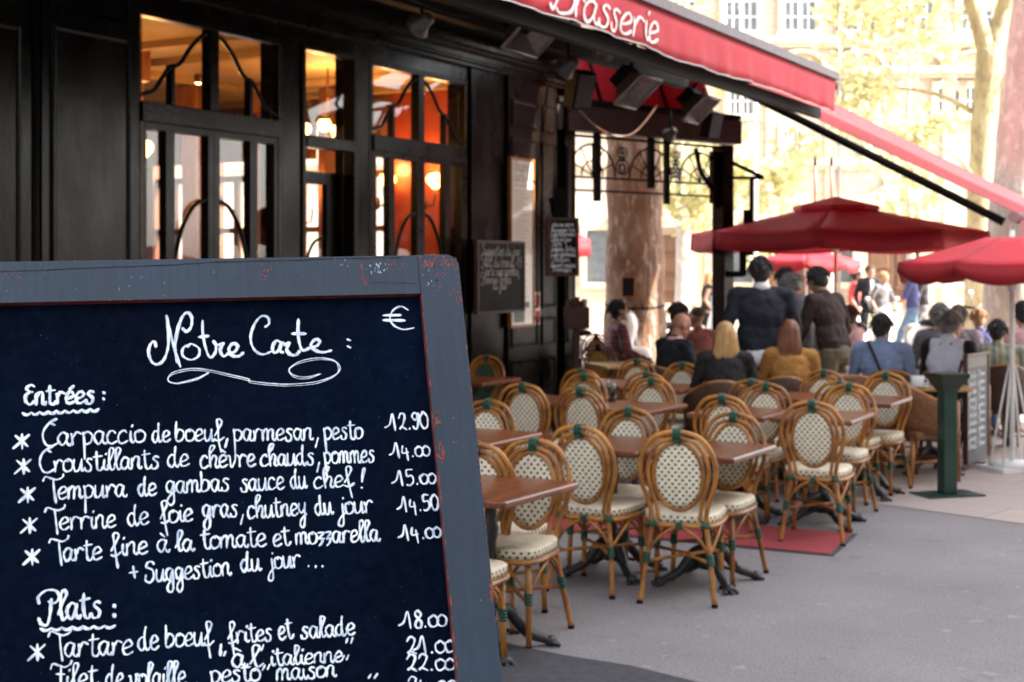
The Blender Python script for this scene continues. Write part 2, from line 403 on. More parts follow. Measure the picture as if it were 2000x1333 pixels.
mb = MB(); mb.box(-BW+.06, -.06, -BH+.06, -.06, -.024, -.012)
panel = bpart('writing_panel', mb, G['slate'])
# right stile with its rounded top corner, inner edge showing the red undercoat
def arc(cx, cy, r, a0, a1, n=6): return [(cx+r*math.cos(R(a0+(a1-a0)*k/n)), cy+r*math.sin(R(a0+(a1-a0)*k/n))) for k in range(n+1)]
def stile(x0, x1, outer_right):
    mb = MB(); z0, z1 = -TK, 0.004
    if outer_right: poly = [(x0, -1.93), (x1, -1.93)]+arc(x1-.022, -.022, .022, 0, 90)+[(x0, 0)]
    else: poly = [(x0, -1.93), (x1, -1.93), (x1, 0)]+arc(x0+.022, -.022, .022, 90, 180)
    mb.prism(poly, z0, z1)
    for i, f in enumerate(mb.f):                       # inner side face in undercoat red
        xs = [mb.v[j][0] for j in f]
        inner = x0 if outer_right else x1
        if all(abs(x-inner) < 1e-6 for x in xs): mb.mi[i] = 1
    return mb
rng = random.Random(11)
def chips(mb, n, x0, x1, y0, y1, m, s, z, str_=1.0):
    for _ in range(n):
        cx, cy = rng.uniform(x0, x1), rng.uniform(y0, y1); k = rng.randint(6, 9); a = rng.uniform(.3, 1)*s
        idx = [mb.vert((cx+a*rng.uniform(.3, 1)*math.cos(2*math.pi*i/k), cy+a*str_*rng.uniform(.3, 1)*math.sin(2*math.pi*i/k), z+rng.uniform(0, .0002))) for i in range(k)]
        mb.face(idx, m=m)
mats = [G['boardwood'], G['rededge'], G['chip'], G['palechip'], G['crack']]
ms = stile(-.0685, 0, True)
zf = .0043
chips(ms, 60, -.066, -.004, -.022, -.002, 2, .0024, zf, 1.6); chips(ms, 26, -.012, -.001, -.09, -.015, 2, .0018, zf, 2.2)
chips(ms, 26, -.066, -.055, -.36, -.26, 2, .0028, zf, 1.8); chips(ms, 5, -.045, -.02, -.34, -.28, 3, .0012, zf, 1.5)
chips(ms, 26, -.04, -.01, -.075, -.03, 2, .0016, zf, 1.3); chips(ms, 14, -.064, -.045, -.06, -.01, 3, .0016, zf, 2)
chips(ms, 8, -.004, -.0005, -.59, -.55, 2, .004, zf, 1.6); chips(ms, 8, -.05, -.01, -.7, -.5, 3, .0008, zf, 2)
chips(ms, 40, -.0015, -.0002, -.62, -.03, 2, .0016, zf, 4); chips(ms, 60, -.0684, -.0672, -.7, -.07, 2, .0018, zf, 4)
for (x, y) in ((-.042, -.021), (-.040, -.047)):       # screw holes
    i = [ms.vert((x+.0017*math.cos(a), y+.0017*math.sin(a), zf+.0003)) for a in (2*math.pi*k/10 for k in range(10))]; ms.face(i, m=4)
bpart('right_stile', ms, mats).name = 'stile'
bpart('stile', stile(-BW, -BW+.0685, False), mats)
mt = MB(); mt.box(-BW+.0685, -.0689, -.0685, 0, -TK, .0025)
zt = .0028
for i, f in enumerate(mt.f):
    if all(abs(mt.v[j][1]+.0685) < 1e-6 for j in f): mt.mi[i] = 1
chips(mt, 46, -.76, -.07, -.0022, -.0002, 2, .0022, zt, .6); chips(mt, 10, -.12, -.095, -.028, -.006, 2, .0022, zt, 2.2)
chips(mt, 12, -.165, -.158, -.055, -.012, 2, .0022, zt, 3.5); chips(mt, 22, -.15, -.12, -.032, -.014, 3, .0028, zt, 1.6)
chips(mt, 8, -.21, -.175, -.022, -.004, 3, .0011, zt, 4); chips(mt, 14, -.33, -.31, -.045, -.004, 2, .0018, zt, 2.4)
chips(mt, 14, -.56, -.47, -.066, -.03, 3, .0009, zt, 4); chips(mt, 26, -.78, -.70, -.05, -.012, 2, .0017, zt, 1.3)
chips(mt, 12, -.72, -.08, -.06, -.008, 3, .0008, zt, 2); chips(mt, 16, -.7, -.3, -.0684, -.0665, 2, .003, zt, .5)
def crackline(mb, pts, w):
    pts = [Vector((x, y, 0)) for x, y in pts]; out = []
    for a, b in zip(pts, pts[1:]):
        for k in range(8): p = a.lerp(b, k/8); out.append(p+Vector((0, rng.uniform(-.0006, .0006), 0)))
    prev = None
    for p in out:
        ww = w*rng.uniform(.4, 1.2); cur = (mb.vert((p.x, p.y+ww, zt+.0004)), mb.vert((p.x, p.y-ww, zt+.0004)))
        if prev: mb.face((prev[0], prev[1], cur[1], cur[0]), m=4)
        prev = cur
crackline(mt, [(-.79, -.018), (-.72, -.0165), (-.62, -.014), (-.48, -.011), (-.4, -.007), (-.3, -.006), (-.2, -.004), (-.08, -.0045)], .0006)
crackline(mt, [(-.15, -.046), (-.11, -.049), (-.07, -.0515)], .0003)
bpart('top_rail', mt, mats)
mb = MB(); mb.box(-BW+.0685, -.0689, -BH, -BH+.0685, -TK, .0025); bpart('bottom_rail', mb, mats)
# rear easel leg frame
for x in (-BW+.05, -.05):
    mb = MB(); p0 = Vector((x, -.03, -.035)); p1w = toW(Vector((0, 1, 0)))*0
    foot = LM.inverted() @ (Vector((0, 0, 0)) + (LM @ Vector((x, -1.2, 0))).xy.to_3d() + LD(0, .75, 0))
    mb.tube([p0, foot], .022, 6); bpart('easel_leg', mb, G['boardwood'])
# writing
mw = MB(); PXW = BD/F
def wr(text, x0, y0, x1, y1, xh, w=5.0, **k): word(mw, text, BP(x0, y0), BP(x1, y1), xh*PXW*(.88 if k.get('digits') else 1.08), w*PXW, **k)
def tr(pts, ox, oy, sc, w):                           # a stroke followed by hand from an enlarged crop
    P = [Vector((*BP(ox+x*sc, oy+y*sc), 0)) for x, y in pts]
    SEED[0] += 1; ribbon(mw, catmull(P, 7), w*PXW, SEED[0] % 14, SEED[0])
z1 = (0, 480, 500/1960); z2 = (480, 480, 500/1960)
for s, w in (([(1195,758),(1180,715),(1150,740),(1137,800),(1160,870),(1205,892),(1255,855),(1287,760),(1290,640),(1275,515)],5.5), ([(1275,515),(1300,620),(1335,770),(1382,912)],4.5),
    ([(1360,880),(1340,760),(1360,630),(1395,530),(1435,493),(1468,530),(1465,600),(1430,640),(1396,612)],6), ([(1460,735),(1405,765),(1400,825),(1460,857),(1520,830),(1525,770),(1465,735),(1435,760)],4.5),
    ([(1552,555),(1555,660),(1580,780),(1612,840),(1650,800),(1655,740),(1635,712)],5), ([(1523,682),(1600,674)],6.5), ([(1635,712),(1665,745),(1712,728),(1688,780),(1712,830),(1752,808)],6),
    ([(1750,808),(1800,795),(1822,750),(1785,733),(1755,775),(1778,822),(1830,830),(1866,802)],7)): tr(s, *z1, w)
for s, w in (([(150,606),(182,578),(172,532),(125,522),(75,575),(42,665),(50,745),(90,800),(145,815),(205,790)],5), ([(272,722),(235,712),(208,765),(225,805),(262,775),(276,720),(268,785),(292,802)],6),
    ([(285,722),(305,742),(338,728),(318,775),(340,812),(385,822),(418,790)],7), ([(408,545),(405,650),(420,745),(445,785),(498,765)],6), ([(360,657),(464,657)],7),
    ([(498,765),(550,750),(572,715),(540,700),(505,740),(530,780),(595,800),(662,785)],6.5), ([(783,700),(808,708)],5), ([(785,752),(810,765)],5),
    ([(1252,475),(1195,447),(1135,478),(1113,540),(1142,592),(1212,624),(1297,612)],4), ([(1060,516),(1195,514)],6.5), ([(1060,553),(1226,555)],6.5)): tr(s, *z2, w)
o0 = 480/.2551
for w, dy in ((2.4, 0), (1.6, 14)):
    tr([(1600,955),(1510,1005+dy*.4),(1360,1040-dy*.3),(1287,1015),(1325,955+dy),(1460,925+dy),(1600,935+dy),(1760,970+dy),(1900,1003+dy),(o0+40,1020+dy),(o0+180,1038+dy),(o0+340,1045+dy),(o0+550,1025+dy),(o0+690,975+dy*.4),(o0+728-dy,918),(o0+680,862+dy*.4),(o0+560,843+dy),(o0+420,870+dy),(o0+338,930),(o0+370,975+dy),(o0+470,990+dy),(o0+580,965+dy*.2)], *z1, w)
tr([(1600,955),(1540,990),(1470,1015),(1360,1040)], *z1, 4.5)
# Entrées and its wavy underline
wr('Entrées', 47, 787, 182, 783, 20, 5.4); wr(':', 196, 777, 205, 777, 13, 6)
def wavy(x0, y0, x1, y1, n, amp, w):
    P = []
    for k in range(n*4+1):
        t = k/(n*4); P.append(Vector((*BP(x0+(x1-x0)*t, y0+(y1-y0)*t+amp*abs(math.sin(math.pi*k/4))), 0)))
    SEED[0] += 1; ribbon(mw, P, w*PXW, SEED[0] % 14, 3)
wavy(43, 803, 192, 795, 9, 4.5, 6.5); wavy(78, 1226, 224, 1220, 7, 4.5, 6.5)
for x, y in ((40,859),(43,908),(51,964),(55,1024),(60,1086),(70,1273)):
    c = BP(x, y)
    for s in ([(-5.4, -5.8), (5.4, 5.8)], [(-4, 5.5), (4.5, -4.5)], [(.5, 6.6), (.8, -6.4)]):
        SEED[0] += 1; P = [Vector((c[0]+a*2.4*PXW, c[1]+b*2.0*PXW, 0)) for a, b in s]; ribbon(mw, catmull(P, 4), 5.4*PXW, SEED[0] % 14, SEED[0])
LINES = [('Carpaccio',79,868,281,860,21),('de',297,861,331,859,19),('boeuf',342,859,434,857,20),(',',438,857,448,857,18),('parmesan',455,858,611,856,20),(',',615,856,626,856,18),('pesto',633,855,709,853,20),
('Croustillants',74,920,310,911,20),('de',327,909,368,907,20),('chèvre',390,911,498,907,20),('chauds',509,908,614,904,20),(',',617,904,628,904,18),('pommes',634,903,733,899,20),
('Tempura',80,973,243,967,20),('de',269,966,304,964,19),('gambas',323,961,448,955,20),('sauce',470,957,555,952,20),('du',569,952,599,950,20),('chef',614,951,690,947,19),('!',704,951,714,951,18),
('Terrine',83,1034,224,1027,20),('de',249,1025,289,1021,20),('foie',312,1020,375,1015,20),('gras',395,1008,464,1006,20),(',',468,1007,478,1007,18),('chutney',484,1010,600,1003,20),('du',618,1005,650,1001,20),('jour',664,1002,729,998,20),
('Tarte',92,1096,196,1090,20),('fine',214,1084,287,1079,20),('à',306,1076,327,1075,20),('la',343,1074,376,1073,18),('tomate',393,1070,519,1064,20),('et',534,1065,566,1063,20),('mozzarella',578,1061,741,1054,19),
('+',253,1128,270,1126,19),('Suggestion',282,1136,450,1121,19),('du',471,1115,508,1112,19),('jour',526,1110,587,1105,19),('.',601,1105,607,1105,16),('.',615,1106,621,1106,16),('.',628,1105,634,1105,16),
('Plats',72,1211,196,1203,24),
('Tartare',89,1283,257,1276,21),('de',269,1270,309,1266,21),('boeuf',322,1263,414,1258,20),(',',426,1262,436,1261,18),('frites',445,1256,532,1249,18),('et',545,1248,572,1245,20),('salade',588,1246,694,1238,18),
('"',429,1302,442,1301,19),('à',453,1304,479,1301,20),("l",490,1302,508,1300,18),("'",508,1300,514,1300,17),('italienne',528,1299,670,1291,16),('"',677,1278,694,1276,20),
('Filet',94,1345,187,1340,20),('de',206,1343,240,1340,20),('volaille',251,1343,362,1336,20),(',',378,1338,388,1337,18),('pesto',410,1333,507,1328,18),('"',513,1330,530,1328,19),('maison',540,1328,657,1320,17),('"',668,1312,686,1310,20),('"',720,1345,740,1344,18)]
for t_, a, b_, c_, d_, h in LINES: wr(t_, a, b_, c_, d_, h, 5.2 if h > 23 else 3.9)
wr(':', 215, 1203, 226, 1203, 19, 6)
for t_, a, b_, c_, d_, h in (('12.90',762,838,838,833,20),('14.00',770,892,840,887,18),('15.00',776,947,852,941,18),('14.50',785,998,858,993,18),('14.00',788,1054,862,1047,18),('18.00',790,1227,872,1221,19),('21.00',796,1277,888,1272,19),('22.00',796,1310,888,1307,18),('24.00',798,1354,892,1350,18)):
    wr(t_, a, b_, c_, d_, h, 4.0, digits=True)
lo = mw.build('lettering', G['chalk'], panel); lo.location = (0, 0, -.012)
# ------------------------------------------------------------------ ground, paving
def asphalt(name):
    b = NB(name); co = b.coords()
    big = b.noise(co, .9, 5, .6, .3, .7); mid = b.noise(co, 7, 4, .6, .3, .7); fine = b.noise(co, 75, 3, .7, .32, .68); med = b.noise(co, 24, 4, .65, .35, .65)
    vo = b.n('ShaderNodeTexVoronoi'); b.l(co, vo.inputs['Vector']); vo.inputs['Scale'].default_value = 45
    c = b.mix(big, (.105, .090, .088), (.225, .205, .208)); c = b.mix(b.math('MULTIPLY', mid, .5), c, (.14, .125, .13))
    c = b.mix(b.math('MULTIPLY', med, .45), c, (.11, .10, .10)); c = b.mix(b.math('MULTIPLY', fine, .5), c, (.36, .335, .34)); st = b.noise(co, 3.1, 6, .7, .60, .72)
    c = b.mix(b.math('MULTIPLY', st, .7), c, (.10, .085, .08)); sp = b.noise(co, 9, 2, .5, .68, .72); c = b.mix(b.math('MULTIPLY', sp, .4), c, (.36, .34, .35)); wv = b.noise(b.coords((.4, 3, 1)), 2.2, 6, .7, .62, .66); c = b.mix(b.math('MULTIPLY', wv, .35), c, (.09, .08, .08))
    b.base(c); b.p.inputs['Roughness'].default_value = .8; b.bump(b.math('ADD', fine, vo.outputs['Distance']), .35, .004); return b.m
def paving_mat(name, c1, c2, mortar, sx, sy, rot=0.0):
    b = NB(name); t = b.n('ShaderNodeTexCoord'); mp = b.n('ShaderNodeMapping'); mp.inputs[2].default_value = (0, 0, rot); b.l(t.outputs['Object'], mp.inputs[0])
    br = b.n('ShaderNodeTexBrick'); b.l(mp.outputs[0], br.inputs['Vector']); br.inputs['Scale'].default_value = 1
    br.inputs['Brick Width'].default_value = sx; br.inputs['Row Height'].default_value = sy; br.inputs['Mortar Size'].default_value = .006
    br.inputs['Color1'].default_value = (*c1, 1); br.inputs['Color2'].default_value = (*c2, 1); br.inputs['Mortar'].default_value = (*mortar, 1)
    co = b.coords(); n1 = b.noise(co, 1.7, 5, .6, .3, .7); n2 = b.noise(co, 60, 3, .6)
    c = b.mix(b.math('MULTIPLY', n1, .4), br.outputs[0], tuple(x*.62 for x in c1)); c = b.mix(b.math('MULTIPLY', n2, .25), c, tuple(x*1.25 for x in c2))
    b.base(c); b.p.inputs['Roughness'].default_value = .75; b.bump(n2, .2, .003); return b.m
mb = MB(); mb.quad((-150, -60, 0), (150, -60, 0), (150, 220, 0), (-150, 220, 0))
tag(mb.build('ground', asphalt('grey_asphalt')), kind='structure')
mb = MB(); e = lambda x: 10.0-.314*(x+1.0)
pl = [(9, e(9)), (9, 90), (-60, 90), (-60, 22), (-7.1, 22), (-7.1, e(-7.1))]
mb.face([mb.vert((x, y, .004)) for x, y in pl])
tag(mb.build('paving', paving_mat('pinkish_stone_paving', (.40, .32, .28), (.34, .285, .26), (.17, .14, .125), .9, .6, R(12))), kind='structure')
# mats
G['redmat'] = mat('red_carpet_mat', (.36, .045, .055), (.28, .035, .045), 50, .95, .5, 220)
G['rubber'] = mat('black_rubber', (.03, .03, .035), (.055, .05, .055), 18, .8, .4, 90)
def slab(name, pts, z0, z1, m, label, cat, border=None):
    c = sum((Vector((*p, 0)) for p in pts), Vector())/len(pts); r = thing(name, label, cat, (c.x, c.y, 0))
    mb = MB(); mb.prism([(x-c.x, y-c.y) for x, y in pts], z0, z1); mb.build('pile' if border else 'sheet', m, r)
    if border:
        big = [((x-c.x)*1+math.copysign(.03, x-c.x), (y-c.y)+math.copysign(.03, y-c.y)) for x, y in pts]
        mb = MB(); mb.prism(big, .001, z1*.55); mb.build('border', border, r)
    return r
slab('floor_mat', [(-4.75, 8.47), (-2.51, 8.53), (-2.58, 9.26), (-4.75, 9.22)], .002, .011, G['redmat'], 'red carpet mat with a black rubber edge lying under the café tables', 'floor mat', G['rubber'])
g = [GP(*p).xy for p in ((940, 1245), (1015, 1268), (1120, 1288), (1230, 1305), (1380, 1342))]
slab('doormat', [tuple(g[0]), tuple(LD(-.3, 5.2).xy), tuple(LD(.85, 5.0).xy)]+[tuple(p) for p in g[:0:-1]], .002, .012, G['rubber'], 'worn black rubber mat on the asphalt behind the big chalkboard', 'floor mat')
# ------------------------------------------------------------------ the café front
cafe = thing('cafe_building', 'black-green wooden café front with tall windows, gilded tracery and a glazed door', 'building', (FX, 9, 0))
def cp(name, mb, m, parent=None, bevel=0):
    o = mb.build(name, m, parent or cafe, bevel=bevel)
    if parent is None: o.location = -cafe.location
    return o
X0 = FX
Ya = lambda px: fY(px)
yL0, yL1 = Ya(268), Ya(556); yD0, yD1 = Ya(592), Ya(700); yR0, yR1 = Ya(724), Ya(916); yE = Ya(1117)
ZT, ZB = 3.61, .95                      # window head and sill
mb = MB()
mb.box(X0-.25, X0-.02, 2.0, yL0, 0, 3.9)                     # wall left of the window
mb.box(X0-.25, X0-.02, yL0, yL1, 0, ZB); mb.box(X0-.25, X0-.02, yR0, yR1, 0, ZB)
mb.box(X0-.25, X0-.02, yL1, yD0, 0, 3.9); mb.box(X0-.25, X0-.02, yD1, yR0, 0, 3.9)
mb.box(X0-.25, X0-.02, yL0, yL1, ZT, 3.9); mb.box(X0-.25, X0-.02, yR0, yR1, ZT, 3.9); mb.box(X0-.25, X0-.02, yD0, yD1, ZT, 3.9)
mb.box(X0-.25, X0-.02, yR1, yE, 0, 3.9)
cp('wall', mb, G['facade'])
mb = MB(); mb.box(X0-12, X0-.022, 2.0, yE, 3.902, 13); cp('upper_wall', mb, mat('pale_stucco', (.42, .38, .32), (.36, .32, .27), 2, .85, .2, 30))
mb = MB(); mb.box(X0-12, X0-11.8, 2, yE, 0, .9); mb.box(X0-12, X0-11.8, 2, yE, 3.0, 3.9)
yy = 2.0
while yy < yE:
    mb.box(X0-12, X0-11.8, yy, yy+.45, .9, 3.0); yy += 1.7
mb.box(X0-11.799, X0-.26, 2.0, 2.2, 0, 3.9); mb.box(X0-11.799, X0-.26, yE-.2, yE, 0, .85); mb.box(X0-11.799, X0-.26, yE-.2, yE, 3.5, 3.9); mb.box(X0-2.3, X0-.26, yE-.2, yE, .851, 3.499)
xx = X0-11.8
while xx < X0-2.9:
    mb.box(xx, xx+.44, yE-.2, yE, .851, 3.499); mb.box(xx+.441, xx+1.04, yE-.15, yE-.06, 2.86, 2.94); mb.box(xx+.441, xx+1.04, yE-.151, yE-.062, 2.20, 2.27); mb.box(xx+.441, xx+1.04, yE-.35, yE-.21, 3.1, 3.5); mb.box(xx+.72, xx+.78, yE-.149, yE-.061, .851, 2.859); xx += 1.05
G['orange'] = mat('orange_brown_plaster', (.42, .13, .035), (.33, .09, .022), 2, .6, .1, 20)
cp('back_wall', mb, mat('panelled_wood', (.16, .055, .02), (.11, .036, .014), 4, .5))
def panel(mb, y0, y1, z0, z1, x, m=0, w=.035, d=.022):
    """a moulded frame standing on the wall around a sunk field"""
    rings = [(0, 0.0), (.006, d), (w*.5, d), (w*.75, d*.45), (w, d*.35), (w+.012, .004)]
    prev = None
    for off, h in rings:
        cur = [mb.vert((x+h, y0+off, z0+off)), mb.vert((x+h, y1-off, z0+off)), mb.vert((x+h, y1-off, z1-off)), mb.vert((x+h, y0+off, z1-off))]
        if prev:
            for k in range(4): mb.face((prev[k], prev[(k+1) % 4], cur[(k+1) % 4], cur[k]), m=m)
        prev = cur
    mb.face(prev, m=m)
def pilaster(y0, y1, m, panels, proud=.03, z1=3.72):
    mb = MB(); mb.box(X0-.02, X0+proud, y0, y1, 0, z1)
    for a, b, c, d in panels: panel(mb, a, b, c, d, X0+proud)
    return cp('pilaster', mb, m)
yP = Ya(70); zP = fZ(95, 45)
pilaster(5.0, Ya(54), G['facade'], [(5.05, Ya(34), .3, zP-.05), (5.05, Ya(34), zP+.08, zP+.5)])
pilaster(Ya(76), Ya(262), G['facade'], [(Ya(93), Ya(248), .35, zP), (Ya(93), Ya(248), zP+.07, 3.69)])
mb = MB(); mb.tube([(X0+.0, Ya(66), 0), (X0+.0, Ya(66), 3.9)], .035, 10); cp('downpipe', mb, G['black'])
# right pilasters, brown, several panels
A0, A1, B0, B1, C0, C1 = Ya(986), Ya(1046), Ya(1049), Ya(1082), Ya(1097), Ya(1117)
def zpx(px, py): return fZ(px, py)
for a, b, ins in ((A0, A1, .05), (B0, B1, .04), (C0, C1, .035)):
    pilaster(a, b, G['facadebrown'], [(a+ins, b-ins, 3.23, 3.52), (a+ins, b-ins, 1.32, 3.12), (a+ins, b-ins, .92, 1.24), (a+ins, b-ins, .25, .80)], .045 if a != B0 else .03, 3.74)
mb = MB(); mb.box(X0-.02, X0+.012, yR1+.03, A0-.02, 0, 3.74); cp('jamb', mb, G['facade'])
# cornice: an extruded moulding
def extrude_profile(mb, prof, y0, y1, m=0):
    a = [mb.vert((x, y0, z)) for x, z in prof]; b = [mb.vert((x, y1, z)) for x, z in prof]; n = len(prof)
    for k in range(n): mb.face((a[k], a[(k+1) % n], b[(k+1) % n], b[k]), m=m)
    mb.face(a[::-1], m=m); mb.face(b, m=m)
mb = MB(); x = X0
extrude_profile(mb, [(x-.02, 3.745), (x+.05, 3.745), (x+.05, 3.77), (x+.075, 3.785), (x+.075, 3.80), (x+.06, 3.815), (x+.06, 3.86), (x+.10, 3.875), (x+.13, 3.90), (x+.17, 3.91), (x+.17, 3.95), (x-.018, 3.95)], 2.0, yE+.02)
mb.box(x-.018, x+.06, 2.0, yE, 3.952, 4.5)
cp('cornice', mb, G['facadebrown'])
# windows ----------------------------------------------------------
def tracery(mb, pts, r=.016):
    mb.tube([(X0+.0, y, z) for y, z in pts], r, 8)
def window(y0, y1, fr, upper_fracs, lower_fracs, mod):
    w = cp('window', fr, mod)
    return w
def make_window(y0, y1):
    W_ = y1-y0; mod = G['facadebrown']
    f = MB(); xi, xo = X0-.10, X0-.015
    f.box(xi, xo, y0, y0+.05, ZB, ZT); f.box(xi, xo, y1-.05, y1, ZB, ZT); f.box(xi, xo, y0+.05, y1-.05, ZT-.05, ZT); f.box(xi, xo, y0+.05, y1-.05, ZB, ZB+.08)
    ym = y0+W_*.50
    zt0, zt1 = 2.80, 2.945
    f.box(xi, xo+.02, y0+.05, y1-.05, zt0, zt1)
    f.box(xi, xo+.006, ym-.05, ym+.05, zt1, ZT-.05)
    w = cp('window', f, mod, bevel=.006)
    # upper lights: uprights and gilded ogee bar
    m = MB()
    for q in (.235, .765):
        yq = y0+W_*q; m = MB(); m.box(xi+.02, xo-.004, yq-.017, yq+.017, zt1, 3.24); m.build('mullion', mod, w)
    m = MB()
    for s in (-1, 1):
        P = [(ym+s*.05, 3.52), (ym+s*.12, 3.50), (ym+s*.24, 3.40), (ym+s*.34, 3.28), (ym+s*.40, 3.24)]
        Q = [(ym+s*.40, 3.24), (ym+s*.47, 3.22), (ym+s*.56, 3.12), (ym+s*.64, 3.03), (ym+s*(W_/2-.05), 2.985)]
        for pp in (P, Q): m.tube([(X0-.035, p.x, p.y) for p in catmull([(a, b, 0) for a, b in pp], 6)], .017, 8)
    m.build('tracery', mod, w)
    # casement sashes below
    for s, a, b in ((0, y0+.05, ym-.003), (1, ym+.003, y1-.05)):
        c = MB(); t = .062
        c.box(xi+.01, xo-.002, a, a+t, ZB+.08, zt0); c.box(xi+.01, xo-.002, b-t, b, ZB+.08, zt0); c.box(xi+.01, xo-.002, a+t, b-t, zt0-.05, zt0); c.box(xi+.01, xo-.002, a+t, b-t, ZB+.08, ZB+.16)
        mid = (a+b)/2+(-.08 if s == 0 else .08); c.box(xi+.012, xo-.006, mid-.045, mid+.045, ZB+.16, zt0-.05)
        sash = c.build('sash', mod, w)
        c = MB(); d = -1 if s == 0 else 1
        P = [(ym+d*.06, 2.27), (ym+d*.20, 2.22), (ym+d*.33, 2.05), (ym+d*.40, 1.85), (ym+d*.47, 1.66), (ym+d*.60, 1.50), (ym+d*.78, 1.42)]
        c.tube([(X0-.04, p.x, p.y) for p in catmull([(q, z, 0) for q, z in P], 6)], .017, 8)
        c.build('tracery', mod, sash)
    g = MB(); g.box(X0-.064, X0-.060, y0+.045, y1-.045, ZB+.05, ZT-.045); g.build('pane', G['glass'], w)
    for yb in (y0+.05, y1-.056):                             # light on the pane edges, built as thin gilt strips
        b_ = MB(); b_.box(xo-.001, xo+.006, yb, yb+.006, ZB+.1, ZT-.05); b_.build('edge_glint', G['brass'], w)
make_window(yL0, yL1); make_window(yR0, yR1)
# door with transom light
f = MB(); xi, xo = X0-.12, X0-.0
f.box(xi, xo, yD0, yD0+.045, 0, ZT); f.box(xi, xo, yD1-.06, yD1, 0, ZT); f.box(xi, xo, yD0+.045, yD1-.06, ZT-.04, ZT); f.box(xi, xo+.01, yD0+.045, yD1-.06, 2.76, 2.86)
df = cp('door_frame', f, G['facadebrown'], bevel=.006)
g = MB(); g.box(X0-.064, X0-.06, yD0+.04, yD1-.055, 2.85, ZT-.035); g.build('pane', G['glass'], df)
f = MB(); a, b = yD0+.05, yD1-.066; xi, xo = X0-.20, X0-.145
f.box(xi, xo, a, a+.05, .02, 2.58); f.box(xi, xo, b-.20, b, .02, 2.58); f.box(xi, xo, a+.05, b-.20, 2.47, 2.58); f.box(xi, xo, a+.05, b-.20, .02, .9)
dr = cp('door', f, G['facade'], bevel=.005)
g = MB(); g.box(X0-.18, X0-.176, a+.045, b-.195, .88, 2.48); g.build('pane', G['glass'], dr)
g = MB(); g.tube([(X0-.172, p.x, p.y) for p in catmull([(a+.06, 1.62, 0), (a+.16, 1.70, 0), (a+.30, 1.95, 0), (b-.22, 2.02, 0)], 6)], .014, 8); g.build('tracery', G['facadebrown'], dr)
g = MB(); g.tube([(X0-.14, b-.1, 1.05), (X0-.10, b-.1, 1.05), (X0-.10, b-.2, 1.05)], .011, 8); g.build('handle', G['brass'], dr)
# ------------------------------------------------------------------ inside the café
mb = MB(); mb.quad((X0-11.8, 2.2, .02), (X0-.26, 2.2, .02), (X0-.26, yE-.2, .02), (X0-11.8, yE-.2, .02)); tag(mb.build('floor', mat('brown_floor_tiles', (.14, .07, .04), (.09, .045, .025), 5, .4)), kind='structure')
mb = MB(); zc = 3.86; mb.box(X0-11.8, X0-.26, 2.2, yE-.2, zc, zc+.035)
for k in range(4):                                          # coffers
    y = 5.0+k*2.9
    mb.box(X0-3.6, X0-.8, y, y+.10, zc-.07, zc-.001); mb.box(X0-3.6, X0-.8, y+2.0, y+2.1, zc-.07, zc-.001)
    mb.box(X0-.9, X0-.8, y+.101, y+1.999, zc-.069, zc-.002); mb.box(X0-3.6, X0-3.5, y+.101, y+1.999, zc-.069, zc-.002)
    mb.box(X0-8.2, X0-4.4, y+.3, y+.4, zc-.07, zc-.001); mb.box(X0-8.2, X0-4.4, y+1.9, y+2.0, zc-.07, zc-.001)
tag(mb.build('ceiling', mat('cream_ceiling', (.34, .205, .085), (.26, .15, .06), 1.5, .7)), kind='structure')
mb = MB()                                                    # red panelled partition behind the right window
mb.box(X0-2.25, X0-.27, yE-.24, yE-.205, .021, 3.858); tag(mb.build('partition_wall', mat('red_lacquer_wall', (.30, .045, .014), (.22, .03, .01), 3, .35)), kind='structure')
def column(x, y, w=.22):
    t = thing('wooden_column', 'dark orange wooden column inside the café behind the glass', 'column', (x, y, .021), 0, 'wooden columns inside the café')
    mb = MB(); mb.box(-w/2, w/2, -w/2, w/2, .3, 3.5); mb.build('shaft', G['col'], t, bevel=.015)
    mb = MB(); mb.box(-w/2-.05, w/2+.05, -w/2-.05, w/2+.05, 3.501, 3.83); mb.build('capital', G['col'], t, bevel=.02)
    mb = MB(); mb.box(-w/2-.04, w/2+.04, -w/2-.04, w/2+.04, 0, .299); mb.build('base', G['col'], t, bevel=.015)
G['col'] = wood_mat('orange_varnished_wood', (.30, .10, .03), (.20, .06, .018), .3, .4, (6, 6, 1.2))
def gX(px, y):
    t = (px-1000)/F; return y*(t*cs-sn)/(cs+t*sn)
for px, y in ((381, 12.6), (527, 12.9), (660, 13.5), (248, 10.0)): column(gX(px, y), y)
mb = MB(); mb.box(X0-6.0, X0-4.8, 9.5, 13.9, .021, 1.25); mb.box(X0-6.1, X0-4.7, 9.4, 13.95, 1.251, 1.30)
t = thing('bar_counter', 'long wooden bar counter seen deep inside the café', 'bar counter', (0, 0, 0)); mb.build('counter', G['col'], t)
def banquette(x, y, L):
    t = thing('banquette', 'red upholstered banquette inside the café below the window', 'banquette', (x, y, .021), 0, 'red banquettes inside the café')
    mb = MB(); mb.box(-.25, .25, 0, L, .12, .46); mb.build('seat', G['redseat'], t, bevel=.03)
    mb = MB(); mb.box(-.36, -.251, 0, L, .12, 1.55); mb.build('backrest', G['redseat'], t, bevel=.03)
G['redseat'] = mat('red_upholstery', (.34, .016, .03), (.26, .01, .02), 12, .6, .2, 40)
banquette(X0-2.6, 8.6, 2.4); banquette(X0-2.6, 12.2, 1.8); banquette(X0-5.2+1.4, 10.6, 1.4)
G['bulb'] = emit('warm_lamp_glass', (1.0, .50, .10), 3.0)
G['flame'] = emit('candle_bulb', (1.0, .62, .22), 8.0)
